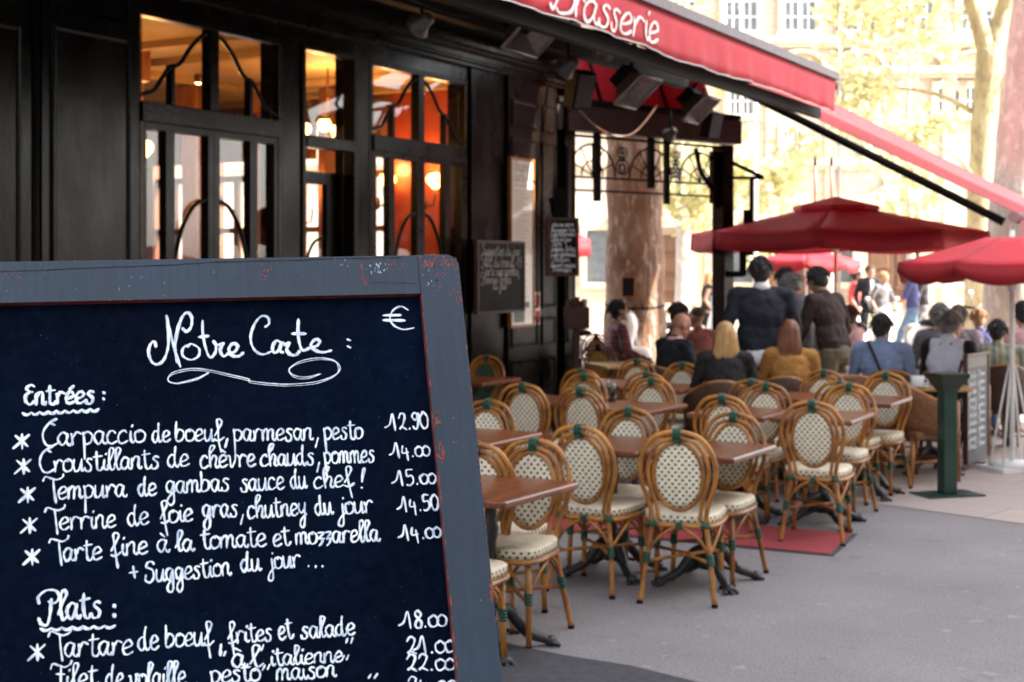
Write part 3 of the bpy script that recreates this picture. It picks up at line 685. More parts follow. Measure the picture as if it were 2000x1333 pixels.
def lamp_or_fill_light(loc, e, col=(1, .50, .16), r=.08):
    l = bpy.data.lights.new('lamp_or_fill_light', 'POINT'); l.energy = e*.26; l.color = col; l.shadow_soft_size = r
    o = bpy.data.objects.new('lamp_or_fill_light', l); C.objects.link(o); o.location = loc; return o
def sconce(x, y, z, label, candle=False, e=12):
    t = thing('wall_sconce', label, 'wall lamp', (x, y, z))
    mb = MB(); mb.tube([(-.14, 0, -.26), (-.10, 0, -.28), (-.02, 0, -.26), (0, 0, -.16), (0, 0, -.08)], .012, 8); mb.ell((-.14, 0, -.25), (.02, .05, .08)); mb.build('bracket', G['brass'], t)
    mb = MB()
    if candle: mb.lathe([(.012, -.08), (.012, .04), (.016, .05), (.018, .075), (.010, .10), (.001, .115)], 10)
    else: mb.lathe([(.03, -.08), (.055, -.05), (.10, .0), (.105, .05), (.085, .085), (.03, .10)], 14)
    mb.build('shade', G['flame'] if candle else G['bulb'], t)
    lamp_or_fill_light((x+.02, y, z+.16), e)
def fpt(px, py, x): return (x, fY(px, x), fZ(px, py, x))
yS = yE-.40
def gpt(px, py, y): x = gX(px, y); return (x, y, EYE+(525-py)*(-x*sn+y*cs)/F)
sconce(*gpt(850, 356, yS), 'glowing yellow tulip sconce on the red wall behind the glass', False, 26)
sconce(*gpt(890, 370, yS), 'small candle-bulb sconce beside the yellow tulip lamp', True, 14)
sconce(*gpt(757, 356, yS), 'yellow tulip lamp seen at the edge of the right-hand window', False, 20)
sconce(*gpt(610, 392, yS), 'small candle-bulb lamp seen through the glass of the café door', True, 16)
sconce(*fpt(277, 295, X0-2.2), 'yellow glass lamp at the edge of the window beside the black panels', False, 22)
def chandelier(x, y, z):
    t = thing('chandelier', 'brass chandelier with glowing orange shades above the café door', 'chandelier', (x, y, z))
    mb = MB(); mb.tube([(0, 0, 0), (0, 0, .74)], .012, 8); mb.lathe([(.03, -.06), (.06, -.02), (.04, .05), (.015, .1)], 12); mb.build('stem', G['brass'], t)
    for k in range(6):
        a = k*math.pi/3; c, s = math.cos(a), math.sin(a)
        m = MB(); m.tube([(0, 0, 0), (.14*c, .14*s, -.06), (.27*c, .27*s, -.02), (.30*c, .30*s, .05)], .009, 8); ar = m.build('arm', G['brass'], t)
        m = MB(); m.lathe([(.03, .05), (.065, .09), (.07, .13), (.05, .17)], 12, (.30*c, .30*s)); m.build('shade', G['bulb'], ar)
    lamp_or_fill_light((x, y, z+.45), 55, r=.25)
chandelier(*fpt(640, 272, X0-1.7))
t = thing('ceiling_spot', 'tiny glowing ceiling spotlight inside the café', 'spotlight', fpt(387, 163, X0-3.0))
mb = MB(); mb.lathe([(.03, 0), (.045, .02), (.045, .09), (.02, .1)], 12); mb.build('housing', G['brass'], t); mb = MB(); mb.lathe([(.001, -.012), (.028, -.004), (.03, -.0005)], 12); mb.build('bulb', G['flame'], t)
lamp_or_fill_light((X0-2.0, 8.9, 2.9), 34, r=.3); lamp_or_fill_light((X0-3.5, 11.2, 3.0), 34, r=.3)  # bare point lights without fixtures, added to brighten the ceiling
def cafe_stool(x, y):
    t = thing('round_back_chair', 'dark round-backed chair silhouetted inside the café window', 'chair', (x, y, .021), R(60), 'dark chairs inside the café')
    mb = MB(); mb.lathe([(.2, .44), (.21, .46), (.21, .48), (.19, .5)], 18); mb.build('seat', G['redseat'], t)
    mb = MB(); mb.ell((0, -.22, 1.30), (.21, .035, .26)); mb.build('backrest', G['black'], t)
    for sx in (-1, 1):
        for sy in (-1, 1):
            m = MB(); m.tube([(sx*.14, sy*.14, .44), (sx*.17, sy*.17, 0)] if sy > 0 else [(sx*.13, -.21, 1.15), (sx*.15, -.17, .45), (sx*.17, -.19, 0)], .016, 8); m.build('leg', G['black'], t)
p = fpt(447, 452, X0-1.3); cafe_stool(p[0], p[1])
# ------------------------------------------------------------------ awnings and what hangs under them
XV = -4.0; yC = 13.78
aw = thing('awning', 'red canvas awning with a white script name on its hanging valance over the terrace', 'awning', (X0, 4, 0))
def ap(name, mb, m, parent=None): 
    o = mb.build(name, m, parent or aw)
    if parent is None: o.location = -aw.location
    return o
mb = MB(); ny = 40
for k in range(ny):
    ya, yb = 3.0+(yC-3.0)*k/ny, 3.0+(yC-3.0)*(k+1)/ny
    mb.quad((X0+.02, ya, 4.62), (XV, ya, 3.64), (XV, yb, 3.64), (X0+.02, yb, 4.62))
o = ap('fabric', mb, G['redshade']); o.modifiers.new('solid', 'SOLIDIFY').thickness = .006
N = 150; VZ0, VZ1 = 3.295, 3.60; mb = MB(); rows = []
def vwave(y, z):
    k = (VZ1-z)/(VZ1-VZ0); return XV+.012*k*math.sin(y*9+math.sin(y*2.3)*2)+.006*math.sin(y*23)*k
def vbot(y): return VZ0+.012*math.sin(y*1.7)-.004*math.sin(y*6)
for i in range(N+1):
    y = 3.0+(yC-3.0)*i/N
    rows.append([mb.vert((vwave(y, VZ1-(VZ1-vbot(y))*j/4), y, VZ1-(VZ1-vbot(y))*j/4)) for j in range(5)])
for a, b in zip(rows, rows[1:]):
    for j in range(4): mb.face((a[j], a[j+1], b[j+1], b[j]), sm=True)
va = ap('valance', mb, G['red']); va.modifiers.new('solid', 'SOLIDIFY').thickness = .004
mb = MB(); mb.tube([(vwave(y, vbot(y))+.003, y, vbot(y)) for y in (3.0+(yC-3.0)*i/N for i in range(N+1))], .005, 6); pi_ = mb.build('piping', G['white'], va)
mb = MB(); mb.box(XV-.04, XV+.03, 3.0, yC+.04, 3.605, 3.68); ap('front_bar', mb, mat('dull_rose_metal', (.13, .085, .09), (.09, .06, .065), 10, .5))
# script lettering on the valance
ml = MB(); SY0, SY1 = fY(1072, XV), fY(1279, XV)
word(ml, 'Brasserie', (0, 0), (SY1-SY0, .02), .145, .026, jit=.1, slant=.22)
for i, (x, y, z) in enumerate(ml.v):
    yw = SY0+x; zw = 3.325+y
    ml.v[i] = (vwave(yw, zw)+.010+z*.5, yw, zw)
le = ml.build('lettering', G['white'], va)
# deep box with the winding gear and beams on the underside
mb = MB(); mb.box(X0+.062, X0+.42, 3.0, yC, 4.02, 4.45); ap('shutter_box', mb, G['black'])
for y in (5.2, 7.4, 9.6, 11.6, 13.9):
    m = MB(); m.tube([(X0+.3, y, 4.2), (X0+1.7, y+.05, 3.86), (XV-.06, y+.1, 3.58)], .035, 8); m.tube([(X0+.35, y+.9, 4.15), (X0+1.5, y+.75, 3.84), (XV-.06, y+.1, 3.56)], .022, 8); ap('folding_arm', m, G['black'])
mb = MB(); mb.box(XV-.22, XV-.15, 3.0, yC+.02, 3.24, 3.34); ap('beam', mb, G['black'])
mb = MB(); mb.box(X0+1.55, X0+1.66, 3.0, yC, 3.62, 3.76); ap('beam', mb, G['black'])
G['reflect'] = mat('heater_reflector', (.30, .28, .27), (.2, .18, .16), 30, .3, metal=.8)
def heater(px, py, d, w, h, label):
    p = PX(px, py, d); t = thing('terrace_heater', label, 'heater', p)
    M = Matrix(((0, .73, -.69, 0), (-1, 0, 0, 0), (0, .69, .73, 0), (0, 0, 0, 1)))
    mb = MB(); zt = .13
    o4 = [(-w/2, -h/2, 0), (w/2, -h/2, 0), (w/2, h/2, 0), (-w/2, h/2, 0)]; i4 = [(x*.55, y*.55, zt) for x, y, _ in o4]
    oo = [mb.vert(M @ Vector(v)) for v in o4]; ii = [mb.vert(M @ Vector(v)) for v in i4]
    for k in range(4): mb.face((oo[k], oo[(k+1) % 4], ii[(k+1) % 4], ii[k]))
    mb.build('reflector', G['reflect'], t).modifiers.new('solid', 'SOLIDIFY').thickness = .006
    mb = MB(); mb.prism([(x*.55, y*.55) for x, y, _ in o4], zt-.004, zt+.10, M=M); mb.build('housing', G['black'], t)
    mb = MB(); fr = .014
    for (a, b) in ((0, 1), (1, 2), (2, 3), (3, 0)): mb.tube([M @ Vector(o4[a]), M @ Vector(o4[b])], fr, 6)
    mb.build('rim', G['grey'], t)
    mb = MB()
    for k in range(7): x = -w*.24+w*.08*k; mb.tube([M @ Vector((x, -h*.24, zt-.02)), M @ Vector((x, h*.24, zt-.02))], .006, 6)
    mb.build('grille', G['blackiron'], t)
    mb = MB(); mb.tube([M @ Vector((0, 0, zt+.09)), (0, 0, .30), (-.1, .05, .55)], .02, 8); mb.build('bracket', G['black'], t)
heater(1047, 66, 10.4, .52, .37, 'large square reflector heater hanging under the awning nearest the lettering')
heater(1247, 180, 12.3, .44, .34, 'middle-sized square heater under the awning above the iron frieze')
heater(1370, 215, 13.8, .40, .32, 'small square heater under the awning closest to the corner post')
def spot(px, py, d, label, s=1.0, yaw=0):
    p = PX(px, py, d); t = thing('spotlight', label, 'spotlight', p, TH+R(yaw))
    M = Euler((R(115), 0, R(25))).to_matrix().to_4x4()
    mb = MB(); mb.lathe([(.02*s, -.12*s), (.05*s, -.10*s), (.06*s, -.02*s), (.095*s, .04*s), (.10*s, .045*s), (.088*s, .04*s)], 16); mb.v = [tuple(M @ Vector(v)) for v in mb.v]; mb.build('housing', G['spotgrey'], t)
    mb = MB(); mb.lathe([(.001, .030*s), (.085*s, .034*s), (.086*s, .036*s)], 16); mb.v = [tuple(M @ Vector(v)) for v in mb.v]; mb.build('lens', G['lens'], t)
    mb = MB(); mb.tube([(0, .02, 0), (0, .03, .12*s), (0, 0, .3*s)], .012, 8); mb.build('bracket', G['black'], t)
G['spotgrey'] = mat('grey_lamp_housing', (.10, .092, .09), (.06, .056, .052), 20, .4); G['lens'] = mat('pale_lens', (.6, .56, .52), (.45, .42, .4), 30, .25)
spot(822, 48, 9.6, 'grey spotlight with a pale lens on the café cornice above the right-hand window', .9, 200)
spot(1108, 132, 12.2, 'small grey spotlight on the cornice above the brown pilaster', 1.0, 200)
spot(1180, 100, 11.6, 'grey spotlight hanging between the big heater and the second heater', .9, 160)
spot(1310, 262, 15.0, 'small spotlight hanging below the beam over the iron frieze', .8, 180)
def speaker(px, py, d, label, sc=1.0):
    t = thing('loudspeaker', label, 'loudspeaker', PX(px, py, d), TH+R(30))
    mb = MB(); M = Euler((R(18), 0, 0)).to_matrix().to_4x4(); mb.box(-.1*sc, .1*sc, -.09*sc, .09*sc, -.17*sc, .17*sc, M=M); mb.build('cabinet', G['black'], t, bevel=.012)
    mb = MB(); mb.box(-.085*sc, .085*sc, -.099*sc, -.0905*sc, -.15*sc, .15*sc, M=M); mb.build('grille', G['blackiron'], t)
    mb = MB(); mb.tube([(0, .08, .05), (0, .14, .12), (0, .14, .4)], .015, 8); mb.build('bracket', G['black'], t)
speaker(1132, 175, 12.8, 'black loudspeaker hanging beside the top of the brown pilaster')
speaker(1390, 245, 14.6, 'black loudspeaker hanging beside the smallest heater', .8)
def cable(pts, label, r=.008, m='black'):
    P = [PX(*p) for p in pts]; mb = MB(); mb.tube(catmull(P, 6), r, 6); tag(mb.build('cable', G[m]), label, 'cable')
cable([(1120, 205, 14.5), (1180, 258, 15.0), (1235, 262, 15.2), (1285, 205, 15.4)], 'thin brown cable sagging in a loop over the iron frieze', .010, 'rattan_dark')
cable([(780, -10, 8.8), (830, 10, 9.2), (900, 30, 9.6), (970, 20, 9.8)], 'black cable looping under the awning above the café window', .010)
# the second, sloping awning round the corner
a2 = thing('side_awning', 'long sloping pink-red awning beyond the valance with a black folding arm below it', 'awning', (XV, 17, 0))
def zs(x): return 2.97-.54*(x+4.0)
def sp(name, mb, m):
    o = mb.build(name, m, a2); o.location = -a2.location; return o
mb = MB(); n = 40; y0, y1 = 14.42, 20.0; XE = -2.42
for k in range(n):
    for j in range(10):
        q = []
        for (kk, jj) in ((k, j), (k+1, j), (k+1, j+1), (k, j+1)):
            x = -7.1+(XE+7.1)*kk/n; y = y0+(y1-y0)*jj/10; sag = -.03*math.sin(math.pi*kk/n)+.012*math.sin(jj*2.4+kk*.2)
            q.append((x, y, zs(x)+.17+sag))
        mb.quad(*q)
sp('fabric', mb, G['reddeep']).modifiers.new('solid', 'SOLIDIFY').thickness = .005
mb = MB(); mb.tube([(-6.9, 14.40, zs(-6.9)), (-4.6, 14.38, zs(-4.6)+.03), (XE-.1, 14.40, zs(XE-.1)+.03)], .042, 8, m=0); sp('folding_arm', mb, G['black'])
mb = MB(); mb.tube([(-6.9, 19.6, zs(-6.9)), (XE-.1, 19.7, zs(XE-.1)+.03)], .04, 8); sp('folding_arm', mb, G['black'])
mb = MB(); mb.tube([(XE, 14.36, zs(XE)+.13), (XE, 20.02, zs(XE)+.13)], .055, 12); sp('front_bar', mb, mat('rose_grey_bar', (.38, .22, .22), (.3, .17, .17), 10, .5))
mb = MB(); 
for i in range(60):
    y = 14.42+5.56*i/59; mb.quad((XE+.05, y, zs(XE)+.10), (XE+.06, y, zs(XE)-.06-.015*math.sin(i*.9)), (XE+.06, y+.093, zs(XE)-.06-.015*math.sin((i+1)*.9)), (XE+.05, y+.093, zs(XE)+.10))
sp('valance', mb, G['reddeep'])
# ------------------------------------------------------------------ corner post, beam and iron frieze
pA, pB = PX(1116, 300, 16.05), PX(1412, 300, 17.7)
dv = (pB-pA); dv.z = 0; Lf = dv.length; ang = math.atan2(dv.y, dv.x)
fz = thing('iron_frieze', 'black wrought-iron frieze of arches and scrolls between café wall and corner post', 'iron frieze', (pA.x, pA.y, 0), ang)
ztop, zmid, zlow = 3.08, 2.79, 2.64
def ring(c, r, n=20): return [(c[0]+r*math.cos(2*math.pi*k/n), 0, c[1]+r*math.sin(2*math.pi*k/n)) for k in range(n)]
mb = MB(); mb.box(0, Lf, -.012, .012, zmid-.012, zmid+.012); mb.box(0, Lf, -.012, .012, zlow-.012, zlow+.012); mb.box(0, Lf, -.014, .014, 3.24, 3.27); mb.build('rail', G['black'], fz)
def arc2(cx, cz, r, a0, a1, n=14): return [(cx+r*math.cos(R(a0+(a1-a0)*k/n)), 0, cz+r*math.sin(R(a0+(a1-a0)*k/n))) for k in range(n+1)]
def spiral(cx, cz, r, a0, turns, sgn, n=26): return [(cx+r*(1-.8*k/n)*math.cos(R(a0)+sgn*2*math.pi*turns*k/n), 0, cz+r*(1-.8*k/n)*math.sin(R(a0)+sgn*2*math.pi*turns*k/n)) for k in range(n+1)]
seg = Lf/3.0
for k in range(3):
    cx = seg*(k+.5)-(.1 if k == 0 else 0)
    m = MB(); m.tube(arc2(cx, zmid+.02, .36, 0, 180, 18), .013, 6); m.tube(arc2(cx, zmid+.02, .17, 0, 180, 12), .010, 6)
    for a in (25, 60, 90, 120, 155): m.tube([(cx, 0, zmid+.02), (cx+.36*math.cos(R(a)), 0, zmid+.02+.36*math.sin(R(a)))], .009, 6)
    m.build('arch', G['black'], fz)
    m = MB()
    for s in (-1, 1):
        x = cx+s*.46; m.tube(spiral(x, zmid+.13, .095, 90, 1.5, s), .010, 6); m.tube(spiral(x, zmid+.32, .07, -90, 1.3, -s), .009, 6)
        m.tube(ring((x, zmid+.235), .03), .008, 6, closed=True)
    m.build('scroll', G['black'], fz)
for x, w in ((.40, .075), (1.28, .075), (1.55, .06)):
    m = MB(); m.box(x*Lf/2.56-w/2, x*Lf/2.56+w/2, -.03, .03, 2.52 if x != 1.28 else 2.7, 3.5); m.build('upright', G['black'], fz)
bm = thing('timber_beam', 'dark brown timber beam resting above the iron frieze', 'beam', (pA.x, pA.y, 0), ang)
mb = MB(); mb.box(-.3, Lf+.25, -.10, .10, 3.30, 3.60); mb.build('beam', mat('red_brown_beam', lin('33201c'), lin('1f1310'), 5, .5), bm, bevel=.012)
mb = MB(); mb.box(-.3, Lf+.2, -.13, .13, 3.602, 3.66); mb.build('capping', G['black'], bm)
t = thing('back_awning', 'shaded strip of red awning canvas above the timber beam', 'awning', (pA.x, pA.y, 0), ang)
mb = MB()
for i in range(24):
    x = -.5+(Lf+.6)*i/24; x2 = -.5+(Lf+.6)*(i+1)/24; mb.quad((x, .2+.012*math.sin(i*1.2), 3.64), (x2, .2+.012*math.sin(i*1.2+1.2), 3.64), (x2, .5, 4.35), (x, .5, 4.35))
mb.build('fabric', G['red'], t); 
for k in range(5): mb = MB(); mb.tube([(.1+k*Lf/4.6, .17, 3.62), (.1+k*Lf/4.6, .45, 4.33)], .022, 6); mb.build('rib', G['black'], t)
po = thing('corner_post', 'dark green-black corner post carrying the beam beside the standing men', 'post', (pB.x, pB.y, 0), ang)
mb = MB(); mb.box(-.10, .10, -.10, .10, .25, 3.28); mb.build('shaft', G['facadebrown'], po, bevel=.015)
mb = MB(); mb.box(-.13, .13, -.13, .13, 0, .248); mb.build('base', G['facade'], po, bevel=.01)
mb = MB(); mb.tube([(-.10, 0, 2.5), (-.2, 0, 2.72), (-.42, 0, 2.95), (-.5, 0, 3.22)], .03, 8); mb.box(-.22, -.101, -.03, .03, 2.55, 3.2); mb.build('bracket', G['facadebrown'], po)
# bracketed sign beside the post
sg = thing('hanging_sign', 'narrow black sign hanging from an angled bracket on the corner post', 'sign', PX(1430, 525, 17.6), TH)
q = lambda px, py: Vector(((px-1430)*17.6/F, 0, (525-py)*17.6/F))
mb = MB(); mb.tube([q(1424, 348), q(1492, 348)], .022, 6); mb.tube([q(1426, 316), q(1490, 347)], .026, 6); mb.tube([q(1468, 348), q(1468, 412)], .028, 6); mb.build('bracket', G['black'], sg)
mb = MB(); mb.box(q(1452, 0).x, q(1471, 0).x, -.03, .03, q(0, 500).z, q(0, 410).z); mb.box(q(1443, 0).x, q(1457, 0).x, -.05, -.031, q(0, 540).z, q(0, 452).z); mb.box(q(1424, 0).x, q(1452, 0).x, -.02, .02, q(0, 542).z, q(0, 530).z); mb.build('board', G['black'], sg)
# ------------------------------------------------------------------ rattan bistro chairs; local +Y is the way the sitter faces, origin on the ground under the seat
def lean_y(z): return -.19-.16*max(0, z-.42)           # the back leans away above the seat
def bind(mb, p0, p1, r):
    p0, p1 = Vector(p0), Vector(p1); n = 4
    for k in range(n):
        a = p0.lerp(p1, k/n); b = p0.lerp(p1, (k+.86)/n); mb.tube([a, b], r, 8)
def make_chair(name, label, weave, rattan, seatm, greenm, group):
    t = thing(name, label, 'chair', (0, 0, 0), 0, group)
    # outer hoop runs down into the rear legs
    side = [(.195, .0), (.172, .21), (.142, .40), (.150, .50), (.188, .62), (.198, .70), (.180, .79), (.125, .868), (.05, .898), (0, .90)]
    loop = [(x, z) for x, z in side[2:]]; full = loop+[(-x, z) for x, z in loop[-2::-1]]
    P = catmull([(x, lean_y(z), z) for x, z in full], 5)
    m = MB(); m.tube(P, .0132, 8)
    inner = [(.108, .43), (.122, .52), (.150, .62), (.158, .69), (.143, .77), (.098, .838), (.04, .862), (0, .864)]
    full2 = inner+[(-x, z) for x, z in inner[-2::-1]]
    m.tube(catmull([(x, lean_y(z)+.012, z) for x, z in full2], 5), .0112, 8)
    bf = m.build('back_frame', rattan, t)
    m = MB(); m.tube([(0, lean_y(.90), .885), (0, lean_y(.9)+.001, .912)], .001, 4)
    gb = MB()
    for k in range(4):
        x = -.017+.0115*k; ring_ = [(x, lean_y(.88)+.006+.030*math.cos(a), .881+.036*math.sin(a)) for a in (2*math.pi*i/12 for i in range(12))]
        gb.tube(ring_, .0055, 6, closed=True)
    gb.box(-.018, .018, lean_y(.88)-.021, lean_y(.88)+.033, .850, .913)
    gb.build('binding', greenm, bf)
    # oval woven panel with its ring frame
    cz, rx, rz = .665, .122, .172
    ring_ = [(rx*1.06*math.cos(a)*(1-.06*math.sin(a)*-1 if False else 1), lean_y(cz+rz*1.06*math.sin(a))+.016, cz+rz*1.06*math.sin(a)) for a in (2*math.pi*k/28 for k in range(28))]
    m = MB(); m.tube(ring_, .0118, 8, closed=True); m.build('oval_frame', rattan, t)
    m = MB(); nr = 6; rows = []
    for j in range(nr+1):
        rows.append([m.vert((rx*j/nr*math.cos(a), lean_y(cz+rz*j/nr*math.sin(a))+.016-.010*(1-(j/nr)**2), cz+rz*j/nr*math.sin(a))) for a in (2*math.pi*k/28 for k in range(28))])
    uvf = lambda idx: [(m.v[i][0]+.3, m.v[i][2]) for i in idx]
    for A, B in zip(rows, rows[1:]):
        for k in range(28):
            f = (A[k], A[(k+1) % 28], B[(k+1) % 28], B[k]); m.face(f, uvf(f), sm=True)
    o = m.build('woven_back', weave, t); sd = o.modifiers.new('solid', 'SOLIDIFY'); sd.thickness = .005; sd.offset = 0
    # seat: woven top with a dotted skirt
    prof = [(-.150, -.185), (-.19, -.10), (-.205, .06), (-.200, .17), (-.15, .215), (0, .222)]
    pl = [(x, y) for x, y in prof]+[(-x, y) for x, y in prof[-2::-1]]
    pl = [(p.x, p.y) for p in catmull([(x, y, 0) for x, y in pl], 4)]
    m = MB(); n = len(pl)
    def ringz(s, z): return [m.vert((x*s, y*s+.003, z)) for x, y in pl]
    r0, r1, r2, r3 = ringz(1.0, .415), ringz(1.012, .452), ringz(.965, .463), ringz(.5, .459)
    cen = m.vert((0, .02, .457)); u = 0
    per = [0]
    for k in range(n): per.append(per[-1]+(Vector((*pl[(k+1) % n], 0))-Vector((*pl[k], 0))).length)
    for k in range(n):
        k2 = (k+1) % n
        f = (r0[k2], r0[k], r1[k], r1[k2]); m.face(f, [(per[k+1], .0), (per[k], .0), (per[k], .037), (per[k+1], .037)], m=1, sm=True)
        for a, b in ((r1, r2), (r2, r3)):
            f = (a[k2], a[k], b[k], b[k2]); m.face(f, [(m.v[i][0], m.v[i][1]) for i in f], sm=True)
        f = (r3[k2], r3[k], cen); m.face(f, [(m.v[i][0], m.v[i][1]) for i in f], sm=True)
    m.face(r0, m=0)
    m.build('seat', [seatm, weave], t)
    # seat hoop, legs, curved braces, crossed stretchers
    m = MB(); m.tube([(x*1.01, y*1.01+.003, .402) for x, y in pl], .0125, 8, closed=True); m.build('seat_frame', rattan, t)
    for s in (-1, 1):
        m = MB(); pts = [(s*.140, -.188, .42), (s*.168, -.215, .22), (s*.196, -.262, .0)]
        m.tube(catmull([(x, y, z) for x, y, z in pts], 4), .0142, 8); lg = m.build('leg', rattan, t)
        m = MB(); m.tube([(s*.196, -.262, 0), (s*.195, -.260, .018)], .0168, 8); m.build('foot_cap', G['black'], lg)
        m = MB(); bind(m, (s*.1700, -.218, .205), (s*.163, -.208, .262), .0205); m.build('binding', greenm, lg); m = MB(); m.tube(ring3((s*.142, -.19, .405), .024), .008, 6, closed=True); m.tube([(s*.142, -.172, .395), (s*.142, -.205, .425)], .018, 8); m.build('binding', greenm, lg)
        m = MB(); m.tube([(s*.172, .178, .41), (s*.176, .182, .2), (s*.182, .19, 0)], .0146, 8); lg = m.build('leg', rattan, t)
        m = MB(); m.tube([(s*.182, .19, 0), (s*.1815, .1895, .018)], .0172, 8); m.build('foot_cap', G['black'], lg)
        m = MB(); bind(m, (s*.1772, .1835, .205), (s*.175, .181, .262), .0208); m.build('binding', greenm, lg)
    m = MB()
    for s in (-1, 1):                                   # crossing bars between diagonal legs
        m.tube([(s*.168, -.21, .215), (0, -.01, .222+.006*s), (-s*.172, .18, .215)], .0095, 8)
    m.tube(ring3((0, -.012, .222), .02), .012, 6, closed=True)
    m.build('stretcher', rattan, t)
    m = MB()
    for s in (-1, 1):
        m.tube(catmull([(s*.160, -.208, .262), (s*.10, -.205, .345), (s*.02, -.192, .392)], 5), .009, 8)
        m.tube(catmull([(s*.172, .182, .262), (s*.10, .2, .345), (s*.02, .212, .392)], 5), .009, 8)
        m.tube(catmull([(s*.165, -.2, .262), (s*.192, -.10, .345), (s*.2, -.02, .392)], 5), .009, 8)
        m.tube(catmull([(s*.174, .172, .262), (s*.196, .10, .345), (s*.2, .02, .392)], 5), .009, 8)
    m.build('brace', rattan, t)
    for s in (-1, 1): m = MB(); m.box(-.014, .014, s*.2-.018 if s < 0 else .200, s*.2+.016 if s < 0 else .236, .384, .418); m.build('rail_binding', greenm, t)
    return t
def ring3(c, r, n=10): return [(c[0]+r*math.cos(2*math.pi*k/n), c[1]+r*math.sin(2*math.pi*k/n), c[2]) for k in range(n)]
CH = make_chair('bistro_chair', 'x', G['weave'], G['rattan'], G['seatweave'], G['green'], 'rattan bistro chairs with green-dotted weave')
KEEP = []
def put_chair(src, first, px, py, face, label, jig=0.0, dz=.9):
    """px, py: top of the backrest in the photograph; face +1 looks up the street, -1 looks back down it"""
    p = GP(px, py, dz); rz = (0 if face > 0 else math.pi)+R(jig)
    o = src if first else copy_tree(src)
    off = Matrix.Rotation(rz, 3, 'Z') @ Vector((0, -.265, 0))
    o.location = (p.x-off.x, p.y-off.y, 0.004 if p.y > 11.2 else 0.0); o.rotation_euler = (0, 0, rz); o['label'] = label
    return o
CL = [
 (1322, 845, 1, 14, 'bistro chair with its back turned, standing alone in front of the red mat'),
 (1045, 862, -1, 3, 'bistro chair facing the viewer behind the table cut off by the big chalkboard'),
 (1130, 835, 1, 1, 'bistro chair seen from behind, second from the chalkboard in the front row'),
 (1230, 800, -1, 0, 'bistro chair facing the viewer across the middle table of the front row'),
 (1435, 810, -1, -3, 'bistro chair facing the viewer across the front right table, legs on the red mat'),
 (955, 785, -1, 2, 'bistro chair facing the viewer behind the small table next to the chalkboard edge'),
 (1020, 752, 1, 8, 'shaded bistro chair seen from behind between the chalkboard edge and the café wall'),
 (1132, 760, 1, 5, 'shaded bistro chair seen from behind before the table with a dark glass'),
 (1275, 742, -1, 0, 'bistro chair facing the viewer behind the table with a dark glass on it'),
 (1410, 775, 1, 4, 'bistro chair seen from behind, half hidden by the chair on the red mat'),
 (1498, 752, -1, -2, 'bistro chair facing the viewer behind the chair half hidden above the red mat'),
 (1585, 787, 1, 9, 'bistro chair with its back turned at the far edge of the red mat'),
 (1660, 753, -1, -3, 'bistro chair facing the viewer behind the one at the far edge of the red mat'),
 (1468, 745, 1, 3, 'dark-backed bistro chair almost covered by the chair in front, below the blonde woman'),
 (1610, 727, -1, 0, 'bistro chair facing the viewer below the woman in the mustard jacket'),
 (1640, 748, 1, 2, 'bistro chair showing only its dark rim behind a pale one, left of the green post'),
 (1732, 732, -1, -4, 'bistro chair facing the viewer nearest to the green menu post'),
 (1135, 724, 1, 3, 'bistro chair showing only a dark rim behind another at the foot of the café pilaster'),
 (1143, 733, -1, 2, 'bistro chair facing the viewer in the row along the café pilaster'),
 (1245, 705, -1, 0, 'bistro chair facing the viewer just in front of the bald man in the navy jacket'),
 (1262, 730, 1, 4, 'dark-rimmed bistro chair seen from behind, below the bald man'),
 (1335, 712, -1, -2, 'pale bistro chair facing the viewer between the bald man and the blonde woman'),
 (928, 868, 1, 6, 'bistro chair of which only the hoop shows past the edge of the chalkboard'),
]
for i, (px, py, fc, jg, lb) in enumerate(CL): put_chair(CH, i == 0, px, py, fc, lb, jg)
# near chair of the cut-off table (its back is hidden by the board)
o = copy_tree(CH); o.location = (-3.22, 5.24, 0); o.rotation_euler = (0, 0, R(5)); o['label'] = 'bistro chair nearest the viewer, mostly hidden by the big chalkboard'
CG = make_chair('green_back_chair', 'rattan chair with a plain dark green back at the table against the café wall', G['plainweave'], G['rattan'], G['plainweave'], G['green'], None)
put_chair(CG, True, 952, 698, -1, CG['label'], 0)
CY = make_chair('cane_chair', 'x', G['yellowweave'], G['rattan_dark'], G['yellowweave'], G['black'], 'yellow cane chairs with dark rims')
put_chair(CY, True, 1168, 676, 1, 'yellow cane chair with a dark rim in front of the man in the plaid shirt', 14)
put_chair(CY, False, 1164, 655, 1, 'yellow cane chair half hidden behind the other one at the end of the café wall', 10)
put_chair(CY, False, 1284, 668, 1, 'yellow cane chair turned sideways between the plaid-shirt man and the bald man', -60)
